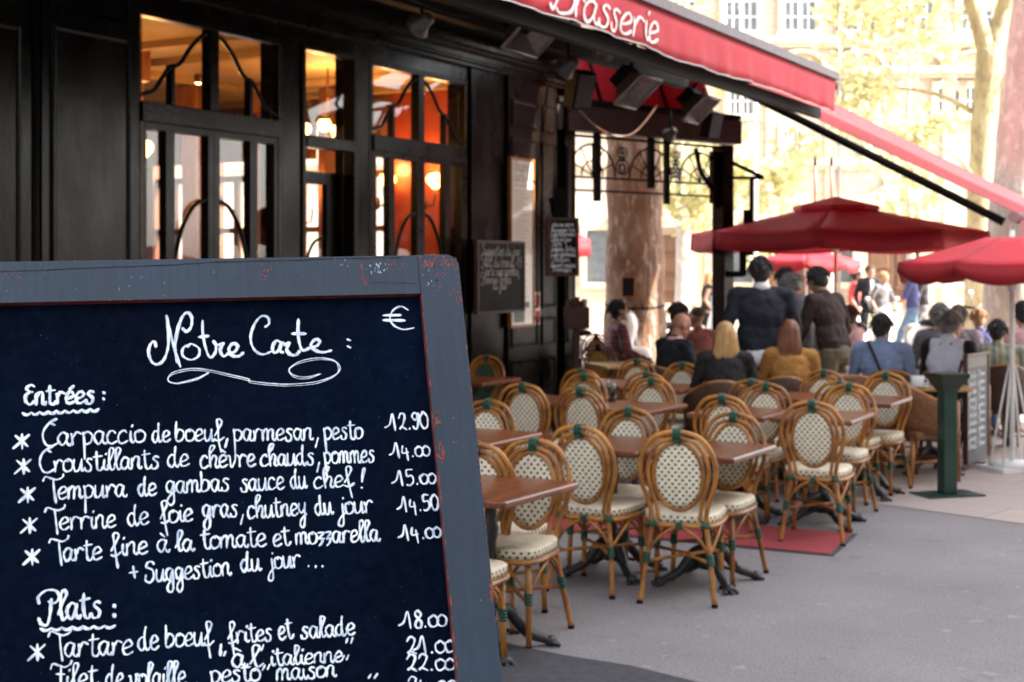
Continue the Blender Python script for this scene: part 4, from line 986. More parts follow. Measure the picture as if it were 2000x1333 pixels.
# ------------------------------------------------------------------ bistro tables
def make_table(name, label, w, d, topm, group):
    t = thing(name, label, 'table', (0, 0, 0), 0, group)
    m = MB(); r = .018; pl = arc(w/2-r, d/2-r, r, 0, 90)+arc(-w/2+r, d/2-r, r, 90, 180)+arc(-w/2+r, -d/2+r, r, 180, 270)+arc(w/2-r, -d/2+r, r, 270, 360)
    m.prism(pl, .715, .75); m.build('table_top', topm, t, bevel=.010)
    m = MB(); m.lathe([(.05, .08), (.055, .12), (.035, .18), (.026, .24), (.026, .5), (.04, .56), (.028, .60), (.028, .68), (.09, .700), (.09, .712)], 14); m.build('column', G['blackiron'], t)
    m = MB(); m.box(-w*.38, w*.38, -.02, .02, .700, .7135); m.box(-.02, .02, -d*.38, -.0205, .700, .7135); m.box(-.02, .02, .0205, d*.38, .700, .7135); m.build('top_bracket', G['blackiron'], t)
    for k in range(4):
        a = math.pi/4+k*math.pi/2; c, s = math.cos(a), math.sin(a)
        m = MB(); P = catmull([(.02*c, .02*s, .19), (.09*c, .09*s, .17), (.17*c, .17*s, .075), (.235*c, .235*s, .045), (.27*c, .27*s, .03)], 4)
        m.tube(P, [.034-.015*i/len(P) for i in range(len(P))], 8)
        m.ell((.285*c, .285*s, .026), (.034, .03, .026))
        for dx in (-.35, 0, .35): m.capsule((.29*math.cos(a+dx*.25), .29*math.sin(a+dx*.25), .022), (.318*math.cos(a+dx*.3), .318*math.sin(a+dx*.3), .012), .013, .011, 6)
        m.tube([(.06*c, .06*s, .09), (.13*c, .13*s, .07), (.15*c, .15*s, .09)], .010, 6)
        m.build('foot', G['blackiron'], t)
    return t
TB = make_table('bistro_table', 'x', .56, .68, G['tabletop'], 'wooden bistro tables')
TL = [
 (-3.25, 5.66, 'varnished wooden table beside the edge of the big chalkboard, nearest the viewer'),
 (-4.33, 7.36, 'wooden table whose corner shows past the chalkboard, in the row behind the nearest one'),
 (-3.45, 7.42, 'wooden table behind the second chair from the chalkboard, touching the front right table'),
 (-2.885, 7.46, 'wooden table with a pale glossy edge behind the chair standing alone in front'),
 (-4.97, 9.66, 'shaded wooden table by the café wall, between two rows of dark chairs'),
 (-4.25, 9.50, 'wooden table with a dark glass on it in the second row'),
 (-3.44, 9.52, 'wooden table behind the half hidden chair, left of the far right table'),
 (-2.865, 9.56, 'wooden table at the far end of the second row, its edge catching light'),
 (-5.3, 11.30, 'wooden table with two small cups in the third row near the café wall'),
 (-4.70, 11.15, 'wooden table with a bright edge below the bald man'),
 (-3.52, 10.88, 'dark wooden table below the blonde woman and the woman in mustard'),
 (-2.93, 10.90, 'wooden table nearest to the green menu post'),
]
for i, (x, y, lb) in enumerate(TL):
    o = TB if i == 0 else copy_tree(TB); o.location = (x, y, .004 if y > 11 else 0); o.rotation_euler = (0, 0, R((i*37 % 5)-2)); o['label'] = lb
o = copy_tree(TB); p = GP(955, 746, .75); o.location = (p.x-.22, p.y+.15, .004); o['label'] = 'wooden table with a bright white edge standing against the café wall'
# things on tables
G['clear'] = glass_mat('clear_glass', (.9, .92, .92)); G['cola'] = mat('dark_drink', (.02, .008, .005), (.03, .01, .006), 10, .15); G['china'] = mat('white_china', (.8, .79, .76), (.72, .71, .68), 10, .25)
def tumbler(x, y, z, label, dark=True, h=.12):
    t = thing('drinking_glass', label, 'glass', (x, y, z)); m = MB(); m.lathe([(.028, 0), (.034, h), (.031, h), (.026, .008), (.001, .008)], 16); m.build('glass', G['clear'], t)
    m = MB(); m.lathe([(.0245, .010), (.029, h*.7), (.001, h*.7)], 16); m.build('drink', G['cola'] if dark else G['clear'], t)
def cup(x, y, z, label, s=1.0):
    t = thing('coffee_cup', label, 'cup', (x, y, z)); m = MB(); m.lathe([(.022*s, .008), (.036*s, .03), (.042*s, .065*s), (.038*s, .065*s), (.03*s, .025), (.001, .02)], 16); c = m.build('cup', G['china'], t)
    m = MB(); m.tube([(.04*s, 0, .05*s), (.062*s, 0, .045*s), (.058*s, 0, .02*s), (.034*s, 0, .022*s)], .005, 6); m.build('handle', G['china'], c)
    m = MB(); m.lathe([(.035*s, 0), (.07*s, .009), (.068*s, .012), (.03*s, .005), (.001, .005)], 18); m.build('saucer', G['china'], t)
p = GP(1195, 778, .75); tumbler(p.x, p.y, .75, 'dark cola glass on the shaded table of the second row')
p = GP(1186, 768, .75); tumbler(p.x-.05, p.y+.1, .75, 'small clear glass beside the dark cola glass', False, .10)
# ------------------------------------------------------------------ wicker armchairs
def make_armchair(name, label, wick, group):
    t = thing(name, label, 'armchair', (0, 0, 0), 0, group)
    m = MB(); rows = []; K = 22
    for k in range(K+1):
        a = R(-20+220*k/K); x, y = .275*math.cos(a), -.27*math.sin(a)+.03
        zt = .66+.17*max(0, math.sin(a))**1.5
        rows.append([m.vert((x*(1+.06*j/4), y*(1+.10*j/4), .40+(zt-.40)*j/4)) for j in range(5)])
    for A, B in zip(rows, rows[1:]):
        for j in range(4): m.face((A[j], B[j], B[j+1], A[j+1]), sm=True)
    o = m.build('backrest', wick, t); s = o.modifiers.new('solid', 'SOLIDIFY'); s.thickness = .022
    m = MB(); m.tube([Vector(m2) for m2 in [o.data.vertices[r[4]].co for r in rows]], .019, 8); m.build('arm_rail', G['rattan'], t)
    m = MB(); m.prism([(-.25, -.22), (.25, -.22), (.265, .27), (-.265, .27)], .36, .43); m.build('seat', wick, t, bevel=.02)
    for sx in (-1, 1):
        m = MB(); m.tube([(sx*.235, .25, .66), (sx*.235, .25, .38), (sx*.245, .255, 0)], .019, 8); m.build('leg', G['rattan'], t)
        m = MB(); m.tube([(sx*.20, -.20, .40), (sx*.22, -.24, 0)], .019, 8); m.build('leg', G['rattan'], t)
    m = MB(); m.tube([(-.24, .25, .16), (.24, .25, .16)], .010, 6); m.tube([(-.21, -.22, .16), (.21, -.22, .16)], .010, 6); m.tube([(-.238, .25, .18), (-.212, -.22, .18)], .010, 6); m.tube([(.238, .25, .18), (.212, -.22, .18)], .010, 6); m.build('stretcher', G['rattan'], t)
    return t
AC = make_armchair('wicker_armchair', 'x', G['wickerdark'], 'wicker armchairs')
AL2 = make_armchair('wicker_armchair', 'x', G['wicker'], 'wicker armchairs')
def put_arm(src, first, px, d, yaw, label):
    p = PX(px, 525, d); o = src if first else copy_tree(src); o.location = (p.x, p.y, .004); o.rotation_euler = (0, 0, TH-R(yaw)); o['label'] = label; return o
put_arm(AC, True, 1408, 11.75, 6, 'dark wicker armchair holding the blonde woman in black')
put_arm(AC, False, 1530, 12.2, 8, 'dark wicker armchair holding the woman in the mustard jacket')
put_arm(AC, False, 1300, 13.4, 30, 'dark wicker armchair holding the bald man')
put_arm(AC, False, 1735, 12.9, 10, 'dark wicker armchair holding the man in the blue-grey shirt')
put_arm(AC, False, 1952, 13.7, 6, 'dark wicker armchair holding the man in the striped shirt behind the parasol pole')
put_arm(AL2, True, 1785, 11.75, 62, 'pale brown wicker armchair standing empty beside the green post')
put_arm(AL2, False, 1668, 12.3, 10, 'light wicker armchair showing its rounded top above the pale bistro chairs')
put_arm(AL2, False, 1862, 13.2, 40, 'light wicker armchair holding the grey-haired man in a pale vest')
put_arm(AL2, False, 1215, 16.8, 70, 'light wicker armchair under the man in the plaid shirt')
put_arm(AL2, False, 1372, 15.8, 10, 'light wicker armchair of the man in the red-brown shirt beside the corner post')
put_arm(AL2, False, 1905, 16.2, 0, 'light wicker armchair of the person in the dark blue top')
LT = make_table('cafe_table', 'x', .62, .62, mat('pale_table_wood', lin('c9a468'), lin('a98246'), 6, .35, coat=.3), 'pale topped café tables')
for i, (px, d, lb) in enumerate(((1690, 13.3, 'pale table with white cups in front of the man in the blue-grey shirt'), (1815, 12.2, 'pale table with a white cup between the green post and the pale vest man'), (1335, 14.2, 'pale table crowded with glasses and papers in front of the bald man'), (1215, 14.9, 'pale-edged table left of the plane tree near the yellow cane chairs'), (1470, 13.0, 'pale table with plates between the blonde woman and the woman in mustard'), (1905, 14.6, 'pale table among the seated people at the right'))):
    o = LT if i == 0 else copy_tree(LT); p = PX(px, 525, d); o.location = (p.x, p.y, .004); o.rotation_euler = (0, 0, TH+R(i*13-20)); o['label'] = lb
def on_table(px, d, dx=0, dy=0): p = PX(px, 525, d); return p.x+dx, p.y+dy, .754
cup(*on_table(1663, 13.2), 'white coffee cup on the pale table below the man in the brown jacket', 1.3)
cup(*on_table(1792, 11.97), 'white cup alone on the pale table beside the green post', 1.4)
tumbler(*on_table(1700, 13.2), 'tall pale glass on the table beside the white coffee cup', False, .16)
tumbler(*on_table(1318, 14.2), 'clear tumbler at the front of the crowded pale table', False, .13); tumbler(*on_table(1345, 14.15), 'half-full cola glass on the crowded pale table', True, .13)
cup(*on_table(1338, 14.4), 'small white cup in the middle of the crowded pale table'); cup(*on_table(1478, 12.9), 'white cup in front of the woman in mustard', 1.2)
def paper(x, y, z, rz, label):
    t = thing('menu_sheet', label, 'menu', (x, y, z), rz); m = MB(); m.box(-.11, .11, -.16, .16, 0, .004); m.build('sheet', G['china'], t, bevel=.001)
    m = MB()
    for k in range(7): m.box(-.08, .08-.02*(k % 3), .12-.035*k, .128-.035*k, .0045, .0050)
    m.build('lettering', G['grey'], t)
paper(*on_table(1322, 14.05), R(40), 'white menu sheet lying on the crowded pale table'); paper(*on_table(1355, 14.2, .1), R(70), 'white sheet hanging over the edge of the crowded table'); paper(*on_table(1465, 12.85), R(20), 'white folded menu on the plates table')
# ------------------------------------------------------------------ menu boards on the café and by the terrace
G['slateblack'] = mat('black_slate', (.006, .0055, .006), (.011, .010, .010), 6, .6, .1, 50, spec=.15)
G['redwood'] = mat('dark_red_wood', lin('4a1f1c'), lin('331412'), 12, .45); G['paper'] = mat('cream_menu_paper', (.74, .70, .62), (.66, .61, .52), 3, .35, coat=.5)
G['orangewood'] = mat('orange_wood', lin('a8703a'), lin('8a5527'), 10, .35)
def sign_board(name, label, cat, M, w, h, face, frame, fw=.025, th=.03):
    """M places the board: local x along it, z up, -y towards the viewer"""
    t = new_obj(name, None); t.matrix_basis = M; tag(t, label, cat)
    m = MB(); m.box(-w/2+fw, w/2-fw, -.004, th*.6, fw, h-fw); m.build('face', face, t)
    m = MB()
    for a, b, c, d in ((-w/2, -w/2+fw, 0, h), (w/2-fw, w/2, 0, h), (-w/2+fw, w/2-fw, h-fw, h), (-w/2+fw, w/2-fw, 0, fw)): m.box(a, b, -.014, th, c, d)
    m.build('frame', frame, t, bevel=.003); return t
def scribble(t, lines, w, m, th=.006, dy=-.0045):
    """handwritten lines: (text, x, z, length, xheight)"""
    mbx = MB()
    for s, x, z, L, xh in lines: word(mbx, s, (x, z), (x+L, z), xh, th, jit=.2, digits=True)
    mbx.v = [(x, dy-z*1.5, y) for x, y, z in mbx.v]
    mbx.f = [f[::-1] for f in mbx.f]
    mbx.build('lettering', m, t)
def facing(x, y, z, rz): return Matrix.Translation((x, y, z)) @ Matrix.Rotation(rz, 4, 'Z')
G['chalkdim'] = mat('worn_chalk', (.50, .49, .48), (.30, .29, .29), 120, .8)
xA = FX+.17
ya, yb = fY(931, xA), fY(1024, xA); za, zb = fZ(978, 612, xA), fZ(978, 471, xA)
t = sign_board('daily_chalkboard', 'black chalkboard with a dark red frame and the daily suggestion, beside the tall white menu', 'chalkboard', facing(xA, (ya+yb)/2, za, R(90)), yb-ya, zb-za, G['slateblack'], G['redwood'])
bw, bh = yb-ya, zb-za
scribble(t, [('Suggestion du jour', -bw*.40, bh*.80, bw*.80, .055), ('Plat du boeuf, 15', -bw*.42, bh*.64, bw*.86, .055), ('Tarte aux gambas,', -bw*.38, bh*.52, bw*.76, .055), ('Pommes frites', -bw*.42, bh*.41, bw*.62, .05), ('du jour', -bw*.18, bh*.33, bw*.3, .045)], .008, G['chalkdim'], .008)
xB = FX+.06
ya, yb = fY(994, xB), fY(1040, xB); za, zb = fZ(1017, 640, xB), fZ(1017, 309, xB)
t = sign_board('menu_case', 'tall narrow white menu behind glass in an orange wooden frame on the brown pilaster', 'menu case', facing(xB+.012, (ya+yb)/2, za, R(90)), yb-ya, zb-za, G['paper'], G['orangewood'], .028)
bw, bh = yb-ya, zb-za
m = MB()
for k in range(34):
    z = bh*(.80-.0195*k); m.box(-bw*.34, bw*(.05+.25*((k*7) % 5)/5), -.0052, -.0045, z, z+.010)
m.build('lettering', mat('grey_print', (.34, .30, .27), (.5, .45, .4), 60, .6), t)
scribble(t, [('Brasserie', -bw*.33, bh*.92, bw*.6, .07), ('carte', -bw*.33, bh*.86, bw*.45, .06)], 0, G['grey'], .010)
m = MB(); m.box(-bw*.34, bw*.25, -.0052, -.0045, bh*.835, bh*.838); m.build('rule', G['red'], t)
m = MB(); m.box(-bw*.36, bw*.1, -.0056, -.0047, bh*.03, bh*.095); m.box(-bw*.36, bw*.30, -.0056, -.0047, bh*.115, bh*.15); m.build('sticker', G['green'], t)
m = MB(); m.box(-bw/2+.03, bw/2-.03, -.0125, -.010, .03, bh-.03); m.build('pane', glass_mat('thin_menu_glass', ior=1.12), t)
xC = FX+.03
ya = fY(1043, FX+.05); t = thing('stickers', 'small red and white sticker strip beside the foot of the tall menu', 'sticker', (FX+.05, ya+.07, fZ(1046, 635, FX+.05)))
m = MB(); m.box(0, .004, -.055, .055, 0, .35); m.build('sheet', G['paper'], t); m = MB(); m.box(.0041, .006, -.045, .045, .02, .15); m.box(.0041, .006, -.045, .045, .2, .32); m.build('print', G['red'], t); t.name = 'sticker_strip'
# the protruding chalkboard at the end of the wall, turned to the camera
p = PX(1100, 540, 13.6); t = sign_board('wine_chalkboard', 'small framed chalkboard crowded with white writing, sticking out at the end of the café wall', 'chalkboard', Matrix.Translation(p) @ Matrix.Rotation(TH+R(14), 4, 'Z'), .31, .56, G['slateblack'], G['redwood'], .03, .10)
scribble(t, [('Vins au verre', -.11, .475, .21, .026), ('Bourgogne 5.00', -.12, .425, .23, .022), ('Cotes de provence', -.12, .385, .24, .022), ('Plat du jour', -.12, .335, .2, .022), ('Tarte', -.12, .295, .1, .022), ('Salade, frites', -.12, .24, .24, .026), ('Cafe gourmand', -.12, .19, .24, .026), ('Poisson', -.12, .14, .18, .026), ('Dessert maison', -.12, .085, .24, .026), ('Fromages', -.12, .045, .2, .024)], 0, G['chalk'], .006)
m = MB(); m.tube([(-.02, .06, .4), (-.05, .25, .75)], .03, 8); m.box(-.05, .05, .11, .15, .5, .85); m.build('bracket', G['black'], t)
# red wooden box of menus on a post
t = thing('menu_box', 'dark red wooden box of menus on a post beside the end of the café wall', 'menu box', (0, 0, 0), TH+R(10)); p = PX(1126, 525, 14.3); t.location = (p.x, p.y, .004)
m = MB(); m.box(-.115, .115, -.1, .1, 1.14, 1.36); m.build('box', G['redwood'], t, bevel=.008)
m = MB(); m.box(-.03, .03, -.03, .03, .02, 1.138); m.box(-.2, .2, -.16, .16, 0, .019); m.build('post', G['redwood'], t)
for k in range(5):
    m = MB(); x = -.09+.04*k; m.box(x, x+.025, -.08, .08, 1.361, 1.42+.02*(k % 3)); m.build('menu', G['paper'] if k == 4 else G['redwood'], t)
# little board tied to the plane tree is built with the tree
# the green menu post and the grey chalkboard behind it
p = GP(1850, 968, .0); t = thing('menu_post', 'dark green steel post with a flared head standing on a flat base plate', 'menu post', (p.x, p.y, .004), TH+R(16))
m = MB(); m.prism([(-.24, -.15), (.24, -.15), (.24, .15), (-.24, .15)], 0, .012); m.build('base_plate', G['postgreen'], t)
m = MB(); m.box(-.058, .058, -.05, .05, .0121, .80); m.build('column', G['postgreen'], t, bevel=.006)
m = MB(); a = [m.vert(v) for v in ((-.06, -.052, .80), (.06, -.052, .80), (.06, .052, .80), (-.06, .052, .80))]; b = [m.vert(v) for v in ((-.125, -.12, .915), (.125, -.12, .915), (.125, .12, .915), (-.125, .12, .915))]; c = [m.vert(v) for v in ((-.125, -.12, .94), (.125, -.12, .94), (.125, .12, .94), (-.125, .12, .94))]
m.face(a[::-1])
for A, B in ((a, b), (b, c)):
    for k in range(4): m.face((A[k], A[(k+1) % 4], B[(k+1) % 4], B[k]))
m.face(c); m.build('head', mat('darker_green_enamel', lin('1c332d'), lin('14251f'), 8, .3), t)
m = MB(); m.box(-.05, .03, -.0895, -.0850, .868, .876); m.build('slot', G['grey'], t)
pl_, pr_ = GP(1880, 925, 0), GP(1936, 905, 0); dd = pr_-pl_; t = sign_board('price_chalkboard', 'tall grey chalkboard with two columns of faint writing behind the green menu post', 'chalkboard', Matrix.Translation((pl_+pr_)/2+Vector((0, 0, .06))) @ Matrix.Rotation(math.atan2(dd.y, dd.x), 4, 'Z'), .60, .95, mat('grey_slate', (.055, .055, .06), (.085, .085, .09), 5, .6), G['redwood'], .022)
L_ = []
for k in range(10): L_ += [(('Tarte fine', 'Salade', 'Pesto maison', 'Carpaccio', 'Boeuf')[k % 5], -.26, .74-.068*k, .22, .026), (('Pommes', 'Gambas', 'Terrine')[k % 3], .03, .75-.068*k, .16, .022)]
scribble(t, L_, 0, G['chalk'], .007)
m = MB(); m.box(-.26, .26, -.0052, -.0043, .83, .92); m.build('header', mat('pale_header', (.22, .21, .18), (.17, .16, .14), 20, .6), t)
for x in (-.28, .28): m = MB(); m.tube([(x, .02, -.05), (x, .28, -.055), (x, .04, .9)], .014, 6); m.build('easel_leg', G['redwood'], t)
# ------------------------------------------------------------------ parasols
def parasol(name, label, px, d, R_, z_edge, z_top, drop, n, rot, base='plate', scal=0.0, vent=True, top_m=None, val_m=None, pole_m=None, lx=0):
    p = PX(px, 525, d); t = thing(name, label, 'parasol', (p.x, p.y, .004), TH+R(rot))
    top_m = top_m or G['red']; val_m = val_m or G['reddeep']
    cor = [(R_*math.cos(2*math.pi*(k+.5)/n), R_*math.sin(2*math.pi*(k+.5)/n)) for k in range(n)]
    vz = z_top-.06; inner = .22
    m = MB(); S1 = 6
    for k in range(n):
        a, b = Vector((*cor[k], 0)), Vector((*cor[(k+1) % n], 0))
        grid = []
        for i in range(S1+1):
            f = inner+(1-inner)*i/S1; row = []
            for j in range(7):
                u = j/6; q = a.lerp(b, u)*f; sag = -.05*math.sin(math.pi*u)*f*R_*.5
                row.append(m.vert((q.x, q.y, vz+(z_edge-vz)*((f-inner)/(1-inner))**.94+sag)))
            grid.append(row)
        for i in range(S1):
            for j in range(6): m.face((grid[i][j], grid[i+1][j], grid[i+1][j+1], grid[i][j+1]), sm=True)
    cn = m.build('canopy', top_m, t); cn.modifiers.new('solid', 'SOLIDIFY').thickness = .004
    m = MB()
    for k in range(n):
        a, b = Vector((*cor[k], 0)), Vector((*cor[(k+1) % n], 0)); prev = None
        for j in range(15):
            u = j/14; q = a.lerp(b, u); sag = -.05*math.sin(math.pi*u)*R_*.5
            dz = drop*(1-scal*(abs(2*u-1))**2) if scal else drop
            cur = (m.vert((q.x*1.001, q.y*1.001, z_edge+sag-.003)), m.vert((q.x*(1.01+.006*math.sin(u*17+k)), q.y*(1.01+.006*math.sin(u*17+k)), z_edge+sag-dz)))
            if prev: m.face((prev[0], prev[1], cur[1], cur[0]), sm=True)
            prev = cur
    m.build('valance', val_m, t).modifiers.new('solid', 'SOLIDIFY').thickness = .003
    if vent:
        m = MB(); r2 = R_*.29
        ap_ = m.vert((0, 0, z_top+.10)); c2 = [m.vert((x/R_*r2, y/R_*r2, vz+.035)) for x, y in cor]
        lo_ = [m.vert((x/R_*r2*1.02, y/R_*r2*1.02, vz-.02)) for x, y in cor]
        for k in range(n): m.face((ap_, c2[k], c2[(k+1) % n])); m.face((c2[k], lo_[k], lo_[(k+1) % n], c2[(k+1) % n]))
        m.build('vent_cap', top_m, t).modifiers.new('solid', 'SOLIDIFY').thickness = .003
    pm = pole_m or G['white']
    m = MB(); m.tube([(0, 0, .05), (0, 0, z_top)], .021, 10); m.lathe([(.03, z_edge-.25), (.05, z_edge-.2), (.03, z_edge-.12)], 10); m.build('pole', pm, t)
    for k in range(n):
        x, y = cor[k]; m = MB(); m.tube([(x*.03, y*.03, z_top-.08), (x*.985, y*.985, z_edge-.02)], .009, 6); m.tube([(x*.03, y*.03, z_edge-.16), (x*.52, y*.52, (z_top+z_edge)/2-.06)], .007, 6); m.build('rib', pm, t)
    m = MB()
    if base == 'plate': m.lathe([(.30, 0), (.31, .03), (.28, .05), (.06, .055), (.05, .25), (.03, .26)], 20); m.build('base', pm, t)
    else:
        for a in range(4): c, s = math.cos(a*math.pi/2+.5), math.sin(a*math.pi/2+.5); m.tube([(.03*c, .03*s, .90), (.20*c, .20*s, .04)], .010, 6)
        m.build('strut', pm, t)
        m = MB(); m.prism([(-.24, -.18), (.24, -.18), (.24, .18), (-.24, .18)], 0, .035); m.lathe([(.2, .036), (.18, .07), (.05, .08)], 18); m.build('base', pm, t)
    return t
G['palepole'] = mat('pale_wood_pole', lin('c9b49a'), lin('b09a80'), 10, .5)
parasol('parasol', 'large red octagonal parasol with a vented top beyond the standing men', 1632, 18.0, 1.85, 2.20, 2.56, .215, 8, 4, vent=True, pole_m=G['palepole'])
parasol('parasol', 'small bright red parasol behind the heads of the standing men', 1575, 24.0, .88, 1.88, 2.12, .20, 8, 10, vent=False, scal=.4)
parasol('parasol', 'red scalloped parasol on a white pole at the right edge', 1977, 12.35, .98, 1.80, 2.08, .17, 8, 20, base='strut', scal=.5, vent=False)
parasol('parasol', 'red parasol glimpsed behind the trunk of the tied plane tree', 1085, 24.0, .62, 2.22, 2.55, .26, 8, 0, vent=False)
# ------------------------------------------------------------------ people
def fabric(name, c, c2=None, rough=.85): return mat(name, c, c2, 7, rough, .3, 50)
SK = {'a': mat('skin_fair', (.50, .27, .18), (.42, .20, .13), 9, .5), 'b': mat('skin_ruddy', (.44, .20, .13), (.36, .15, .09), 9, .5), 'c': mat('skin_tan', (.36, .19, .12), (.30, .15, .09), 9, .5)}
HR = {'black': mat('black_hair', (.012, .010, .010), (.022, .018, .016), 40, .7, .8, 90), 'brown': mat('brown_hair', (.06, .03, .016), (.09, .05, .025), 40, .7, .8, 90), 'grey': mat('grey_hair', (.20, .19, .18), (.11, .10, .10), 40, .5, .5, 120),
      'blonde': mat('blonde_hair', (.55, .34, .14), (.36, .19, .06), 30, .35, .6, 90, stretch=(1, 1, .15)), 'auburn': mat('auburn_hair', (.20, .07, .02), (.12, .035, .010), 30, .35, .6, 90, stretch=(1, 1, .15)), 'sand': mat('sandy_hair', (.45, .28, .14), (.33, .19, .08), 40, .5, .5, 120)}
G['shoe'] = mat('dark_shoe_leather', (.03, .022, .018), (.05, .035, .025), 20, .4); G['eye'] = mat('dark_eye', (.015, .012, .01), (.02, .015, .012), 20, .2); G['lip'] = mat('lip', (.32, .11, .09), (.28, .09, .08), 20, .5)
FOLD = bpy.data.textures.new('cloth_folds', 'CLOUDS'); FOLD.noise_scale = .085; FOLD.noise_depth = 1
LOCK = bpy.data.textures.new('hair_locks', 'CLOUDS'); LOCK.noise_scale = .028; LOCK.noise_depth = 1
def blob(name, mb, m, parent, vox=.010, sm=3):
    o = mb.build(name, m, parent); r = o.modifiers.new('remesh', 'REMESH'); r.mode = 'VOXEL'; r.voxel_size = vox; r.use_smooth_shade = True
    s = o.modifiers.new('smooth', 'SMOOTH'); s.iterations = sm; s.factor = .5
    if name in ('top', 'trousers', 'vest', 'hair'):      # folds in the cloth, locks in the hair
        d = o.modifiers.new('folds', 'DISPLACE'); d.texture = FOLD if name != 'hair' else LOCK; d.strength = .026 if name != 'hair' else .008; d.mid_level = .5; d.texture_coords = 'LOCAL'
    return o
def person(label, px, d, yaw, pose, top, bottom, hair, hstyle, skin='a', ht=1.0, lean=0.0, arms='table', head=0.0, nod=0.0, zoff=0.0, skirt=None, sleeves=True, vest=None, extra=None, group=None, side=0.0, bulk=1.0, vox=.010, skirt_z=.52):
    p = PX(px, 525, d); t = thing('person', label, 'person', (p.x, p.y, .004+zoff), TH-R(yaw), group); t.scale = (ht, ht, ht)
    sit = pose == 'sit'; dz = -.40 if sit else 0.0
    hipz = .93+dz; H = Vector((0, 0, hipz))
    LR = Matrix.Rotation(-R(lean), 3, 'X') @ Matrix.Rotation(R(side), 3, 'Y')
    def up(v): v = Vector((v[0], v[1], v[2]+dz)); return H+LR @ (v-H)
    k_ = bulk
    sh = {s: up((s*.185*k_, -.01, 1.435)) for s in (-1, 1)}
    A = {}
    for s in (-1, 1):
        if arms == 'table': e, w = up((s*.26, .08, 1.17)), up((s*.14, .33, 1.13))
        elif arms == 'down': e, w = up((s*.25*k_, -.03, 1.15)), up((s*.27, .06, .91))
        elif arms == 'pocket': e, w = up((s*.31*k_, -.09, 1.16)), up((s*.22, .06, .97))
        elif arms == 'walk': e, w = up((s*.24, -.10*s, 1.16)), up((s*.25, -.04*s+.10, .95))
        elif arms == 'lap': e, w = up((s*.25, .03, 1.15)), up((s*.10, .26, 1.04))
        elif arms == 'reach': e, w = (up((s*.25, .12, 1.18)), up((s*.18, .34, 1.02))) if s < 0 else (up((s*.26, .0, 1.15)), up((s*.24, .16, .95)))
        A[s] = (e, w)
    if sit:
        K = {s: Vector((s*.13, .40, hipz-.03)) for s in (-1, 1)}; AN = {s: Vector((s*.13, .40+.05*s, .09)) for s in (-1, 1)}
    elif pose == 'walk':
        K = {-1: Vector((-.09, .20, .50)), 1: Vector((.09, -.02, .48))}; AN = {-1: Vector((-.09, .30, .10)), 1: Vector((.09, -.36, .16))}
    else:
        K = {s: Vector((s*.105, .01, .50)) for s in (-1, 1)}; AN = {s: Vector((s*.12, -.03, .09)) for s in (-1, 1)}
    hip = {s: Vector((s*.095, 0, hipz-.02)) for s in (-1, 1)}
    hc = up((0, .035, 1.625)); HRt = LR @ Matrix.Rotation(-R(head), 3, 'Z') @ Matrix.Rotation(-R(nod), 3, 'X')
    def hd(v): return hc+HRt @ Vector(v)
    # one continuous body
    b = MB()
    he = HRt.to_euler()
    b.ell(hd((0, -.005, .025)), (.074, .094, .092), he); b.ell(hd((0, .022, -.045)), (.056, .066, .072), he)
    b.capsule(hd((0, .085, .01)), hd((0, .108, -.028)), .010, .015, 6); b.ell(hd((0, .065, -.095)), (.03, .025, .02), he)
    for s in (-1, 1): b.ell(hd((s*.077, -.008, -.005)), (.010, .02, .032), he); b.ell(hd((s*.033, .076, .022)), (.022, .014, .012), he)
    b.capsule(hd((0, -.02, -.06)), up((0, -.015, 1.44)), .052, .060)
    b.ell(up((0, -.01, 1.30)), (.155*k_, .105, .19), LR.to_euler()); b.ell(up((0, 0, 1.06)), (.135*k_, .10, .17), LR.to_euler()); b.ell((0, 0, hipz+.0), (.155, .11, .12))
    for s in (-1, 1):
        e, w = A[s]
        b.capsule(up((s*.10, -.01, 1.43)), sh[s], .05, .052); b.capsule(sh[s], e, .048, .038); b.capsule(e, w, .038, .026)
        b.capsule(hip[s], K[s], .082, .056); b.capsule(K[s], AN[s], .055, .036)
        fwd = Vector((0, 1, 0)); b.capsule(AN[s]+Vector((0, -.03, -.05)), AN[s]+Vector((0, .12, -.06)), .032, .026)
        # hand with five curled fingers
        dirv = (w-e).normalized(); sd = Vector((1, 0, 0)) if abs(dirv.z) > .7 else Vector((1, 0, .15)).normalized(); sd = (sd-dirv*sd.dot(dirv)).normalized(); nr = dirv.cross(sd)
        if nr.z > 0: nr = -nr
        pc = w+dirv*.045
        for q in (-.024, -.008, .008, .024): b.capsule(w+sd*q*.6, w+dirv*.085+sd*q, .013, .012, 6)
        for q, L in ((-.027, .055), (-.009, .068), (.009, .072), (.027, .062)):
            k1 = w+dirv*.088+sd*q; k2 = k1+(dirv*.85+nr*.5).normalized()*L*.55; k3 = k2+(dirv*.4+nr*.9).normalized()*L*.5
            b.capsule(k1, k2, .0095, .0088, 6); b.capsule(k2, k3, .0088, .0075, 6)
        b.capsule(w+dirv*.02-sd*s*.02, w+dirv*.055-sd*s*.05+nr*.01, .012, .0105, 6); b.capsule(w+dirv*.055-sd*s*.05+nr*.01, w+dirv*.085-sd*s*.055+nr*.02, .0105, .009, 6)
    body = blob('body', b, SK[skin], t, min(vox, .009), 2)
    for s in (-1, 1):
        m = MB(); m.ell(hd((s*.033, .088, .020)), (.012, .006, .007), he, 8); m.build('eye', G['eye'], body)
    m = MB(); m.ell(hd((0, .084, -.062)), (.022, .008, .008), he, 8); m.build('mouth', G['lip'], body)
    # hair
    h = MB()
